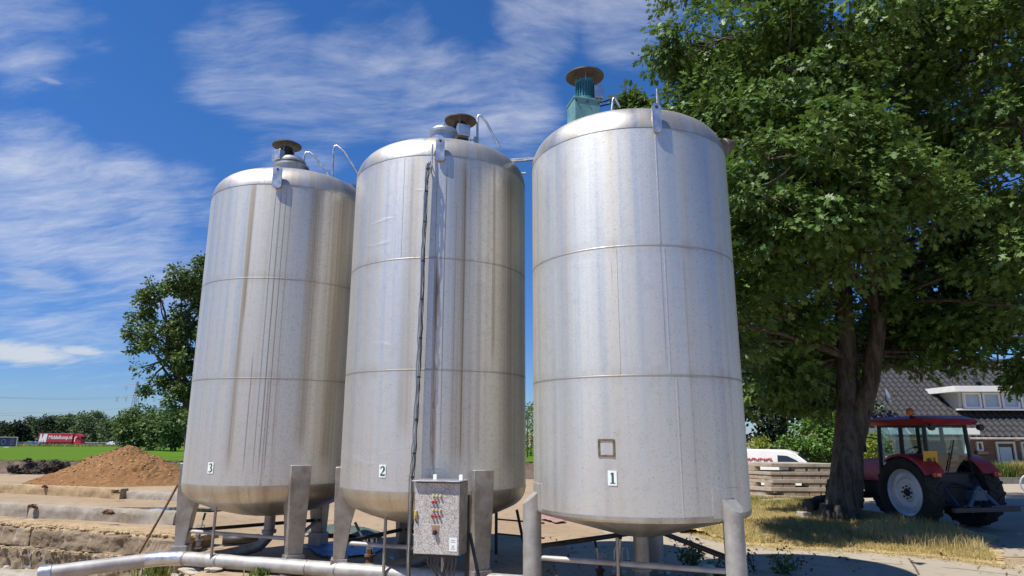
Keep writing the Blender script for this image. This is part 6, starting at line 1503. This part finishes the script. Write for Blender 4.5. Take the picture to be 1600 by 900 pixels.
# ------------------------------------------------------------------ motorway traffic, board, pylon
def lorry():
    Yv = 232; p = atY(62, 697, Yv); px = lambda x, y=690: atY(x, y, Yv).x - p.x
    r = empty('lorry', (p.x, Yv, zr), 0, 'red articulated lorry with white lettering on the motorway', 'lorry')
    red = simple('lorry_red', (.46, .02, .035), .4, 0, .06, .3, 0); wh = M['white']; L = px(116); zt = 4.0
    b = MB(); b.box((L/2, 0, (zt+1.15)/2), (L, 2.5, zt-1.15)); tr = b.build('trailer', red, r, bev=.05)
    b = MB(); b.box((L/2, 0, zt+.03), (L, 2.5, .09)); b.build('trailer_roof', M['galv'], tr)
    b = MB(); b.add([(.15, -1.265, 1.15), (2.7, -1.265, 1.15), (3.0, -1.265, 3.9), (.6, -1.265, 3.9)], [(0, 1, 2, 3)])
    b.build('white_panel', wh, tr)
    def stripe(P, m):
        k = MB(); k.add([(x, -1.275, z) for x, z in P], [tuple(range(len(P)))]); return k
    text_mesh('logo_gap', 'M', 3.4, simple('logo_red_shadow', (.46, .02, .035), .4, 0, .05, 1, 0), tr, (1.62, -1.28, 2.55), (R_(90), 0, 0), .002, squeeze=.62) if False else None
    k = stripe([(1.05, 3.9), (1.30, 2.3), (1.75, 3.9)], red); k.build('logo_notch', red, tr); k = stripe([(.95, 1.15), (1.2, 1.15), (1.22, 2.0)], red); k.build('logo_notch', red, tr); k = stripe([(1.75, 1.15), (2.05, 1.15), (2.0, 2.1)], red); k.build('logo_notch', red, tr)
    text_mesh('lettering', 'Middelkoop.nl', 1.75, wh, tr, ((3.2 + L)/2 + .1, -1.28, 2.75), (R_(90), 0, 0), .004, squeeze=.80, bold=.03)
    b = MB(); x0 = L + .6; b.add([], [])
    prof = [(x0, .7), (x0, 3.7), (x0+.6, 3.95), (x0+1.4, 3.75), (x0+2.2, 3.1), (x0+2.35, 2.0), (x0+2.35, .45), (x0+.2, .45)]
    n = len(prof); vs = [(x, -1.22, z) for x, z in prof] + [(x, 1.22, z) for x, z in prof]
    b.add(vs, [tuple(range(n-1, -1, -1)), tuple(range(n, 2*n))] + [(i, (i+1) % n, (i+1) % n+n, i+n) for i in range(n)]); cab = b.build('cab', red, r, bev=.05)
    b = MB(); b.add([(x0+1.0, -1.235, 1.9), (x0+2.1, -1.235, 1.9), (x0+2.0, -1.235, 2.8), (x0+1.0, -1.235, 2.9)], [(0, 1, 2, 3)]); b.build('side_window', M['black'], cab)
    b = MB(); b.add([(x0+2.36, -1.1, 1.9), (x0+2.36, 1.1, 1.9), (x0+2.22, 1.1, 3.05), (x0+2.22, -1.1, 3.05)], [(0, 1, 2, 3)]); b.build('windscreen', M['black'], cab)
    b = MB(); b.add([(x0+.1, -1.235, 1.3), (x0+.35, -1.235, 1.3), (x0+.35, -1.235, 2.4), (x0+.9, -1.235, 3.0), (x0+.9, -1.235, 3.2), (x0+.1, -1.235, 2.7)], [(0, 1, 2, 3, 4, 5)]); b.build('white_flash', wh, cab)
    b = MB(); b.box((L/2, 0, .95), (L, 2.2, .35)); b.build('chassis', M['dark_metal'], r)
    for xw in (1.6, 2.9, 4.2, L-1.0, x0+1.5):
        for s in (-1, 1):
            b = MB(); b.lathe([(0, -.16), (.25, -.17), (.5, -.17), (.52, 0), (.5, .17), (0, .16)], 20, (xw, s*1.05, .52), Matrix.Rotation(R_(90), 3, 'X')); b.build('wheel', M['black'], r, smooth=40)
lorry()
def car(px, Yv, col, label, L=4.2, h=1.45, flip=False, name='car', group='cars on the motorway'):
    p = atY(px, 696, Yv); r = empty(name, (p.x, Yv, zr), math.pi if flip else 0, label, 'car', group); q = L/4.2
    prof = [(-2.1*q, .3), (-2.1*q, .85), (-1.7*q, .95), (-1.3*q, h-.08), (-.6*q, h), (.3*q, h-.03), (1.0*q, .98), (1.9*q, .82), (2.1*q, .6), (2.1*q, .3)]
    n = len(prof); w = .85; vs = [(x, -w + (.12 if z > 1 else 0), z) for x, z in prof] + [(x, w - (.12 if z > 1 else 0), z) for x, z in prof]
    b = MB(); b.add(vs, [tuple(range(n-1, -1, -1)), tuple(range(n, 2*n))] + [(i, (i+1) % n, (i+1) % n+n, i+n) for i in range(n)])
    bd_ = b.build('body', simple('car_paint', col, .3, 0, .05, 1, 0), r, smooth=35, bev=.05)
    for s in (-1, 1):
        b = MB(); b.add([(-1.25*q, s*.80, 1.0), (.75*q, s*.80, 1.0), (.2*q, s*.745, h-.12), (-1.1*q, s*.745, h-.12)], [(0, 1, 2, 3)]); b.build('side_window', M['black'], bd_)
        for x in (-1.35*q, 1.35*q):
            b = MB(); b.lathe([(0, -.1), (.3, -.1), (.32, 0), (.3, .1), (0, .1)], 18, (x, s*.8, .32), Matrix.Rotation(R_(90), 3, 'X')); b.build('wheel', M['black'], r, smooth=40)
car(47, 236, (.06, .13, .13), 'dark teal car behind the red lorry', 3.6, 1.5)
car(56.5, 230, (.03, .08, .20), 'deep blue car between the teal car and the lorry', 3.0, 1.4)
car(33.5, 238, (.02, .02, .03), 'small black car leftmost on the motorway beside the billboard', 1.9, 1.1)
car(181, 233, (.72, .72, .74), 'long low white vehicle on the motorway right of the lorry', 5.6, 1.5, name='white_vehicle')
b = MB(); p0 = -260
for i in range(90): b.box((p0 + i*4, 263, zr+.35), (.12, .12, .75))
b.box((p0+180, 262.9, zr+.70), (364, .08, .36)); tag(b.build('guard_rail', M['galv']), 'galvanised guard rail along the far side of the motorway', 'guard rail')
def board():
    Yb = 196; p = atY(-8, 697, Yb); x1 = atY(26.5, 690, Yb).x - p.x; z1 = atY(10, 683.5, Yb).z; z0 = atY(10, 697.5, Yb).z
    r = empty('billboard', (p.x, Yb, -1.2), 0, 'dark blue billboard with pale ring beside the motorway at the left edge', 'billboard'); Z = lambda z: z + 1.2
    b = MB(); b.box((x1/2-1.5, 0, Z((z0+z1)/2)), (x1+3, .2, z1-z0)); pn = b.build('panel', simple('navy_board', (.018, .018, .065), .4, 0, .1, .3, 0), r)
    b = MB(); b.box((x1/2-1.5, -.02, Z(z1)+.08), (x1+3.2, .3, .16)); b.box((x1+.08, -.02, Z((z0+z1)/2)), (.16, .3, z1-z0)); b.build('frame', simple('board_frame', (.5, .48, .40), .5), r)
    b = MB(); b.lathe([(.55, -.02), (.75, -.02), (.75, .02), (.55, .02)], 30, (atY(6, 690, Yb).x-p.x, -.13, Z((z0+z1)/2)), Matrix.Rotation(R_(90), 3, 'X'), close=True); b.build('ring', simple('board_ring', (.10, .11, .28), .5, 0, .1), pn)
    b = MB(); xx = atY(19, 690, Yb).x-p.x
    for i, w in enumerate((1.3, .9, 1.5, 1.1, 1.4)): b.box((xx, -.12, Z(z1) - .45 - .38*i), (w, .02, .10))
    b.build('text_lines', simple('board_lines', (.22, .12, .22), .5), pn)
    b = MB()
    for x in (.4, x1-.4): b.box((x, .1, Z(z0)/2), (.2, .2, Z(z0)))
    b.build('post', M['dark_metal'], r)
board()
p = atY(11, 704.5, 150); b = MB(); b.box((p.x, 150, p.z+.35), (1.0, .8, .75)); o = b.build('utility_box', simple('grey_cabinet', (.14, .15, .17), .6), bev=.02); tag(o, 'small grey box with white lid below the billboard', 'box')
b = MB(); b.box((p.x, 150, p.z+.78), (1.15, .95, .12)); b.build('lid', M['white'], o)
p = atY(23, 705, 150); rock('hay_clump', p + Vector((0, 0, .2)), .62, 31, simple('dry_hay', (.30, .22, .07), .95, 0, .3, 5, .5), 'yellow brown clump of hay right of the small grey box', 'hay', None, (1.3, .8, .8), 3, .3)
def pylon():
    Yp = 520; r0 = atY(208, 690, Yp); zt = atY(210, 596, Yp).z; px = atY(210, 640, Yp).x
    r = empty('power_pylon', (px, Yp, -2), 0, 'distant lattice power pylon left of the oak', 'pylon'); m = simple('pylon_steel', (.22, .24, .25), .6, .3, .1, 1, 0)
    hh = zt + 2; b = MB(); w = lambda z: 3.6*(1-z/hh)**1.1 + .45
    lv = [hh*k/11 for k in range(12)]
    for sx, sy in ((-1, -1), (1, -1), (1, 1), (-1, 1)): b.tube([(sx*w(z), sy*w(z), z) for z in lv], .16, 5)
    for k in range(11):
        a, c = lv[k], lv[k+1]
        for s in (-1, 1):
            b.tube([(-w(a), s*w(a), a), (w(c), s*w(c), c)], .09, 4); b.tube([(w(a), s*w(a), a), (-w(c), s*w(c), c)], .09, 4); b.tube([(s*w(a), -w(a), a), (s*w(c), w(c), c)], .09, 4)
    b.build('lattice_mast', m, r)
    for (py, half) in ((603, 12.0), (620, 14.5)):
        z = atY(210, py, Yp).z + 2; b = MB()
        b.tube([(-half, 0, z), (half, 0, z)], .16, 5); b.tube([(-half, 0, z), (0, 0, z+2.2), (half, 0, z)], .12, 5)
        for k in range(-5, 6): b.tube([(k*half/6, 0, z), (k*half/6+half/12, 0, z+2.2*(1-abs(k+.5)/6))], .07, 4)
        arm = b.build('cross_arm', m, r)
        for x in ((-half, -half*.52, half*.52, half) if py > 610 else (-half*.7, half*.7)):
            b = MB(); b.tube([(x-.9, 0, z), (x, 0, z-3.6), (x+.9, 0, z)] if py < 610 else [(x-.5, 0, z), (x-.5, 0, z-3.8), (x+.5, 0, z-3.8), (x+.5, 0, z)], .13, 5); b.build('insulator', m, arm)
    return r
pylon()
wmat = simple('overhead_wire', (.16, .18, .20), .6, .3, .1, 1, 0)
for i, (y0, y1, lb) in enumerate(((618.5, 615, 'uppermost overhead wire crossing the low sky at left'), (645.5, 636, 'lowest overhead wire just above the treeline at left'), (645, 648, 'thin sagging overhead wire close to the treeline'), (619, 621, 'second overhead wire just below the top one'))):
    A = atY(210, y1 + (3 if i % 2 == 0 else 0), 520); B = atY(-60, y0, 330); b = MB()
    b.tube([A.lerp(B, k/16) - Vector((0, 0, 1.6*math.sin(math.pi*k/16))) for k in range(17)], .045, 5)
    tag(b.build('power_line', wmat), lb, 'wire', 'overhead wires')
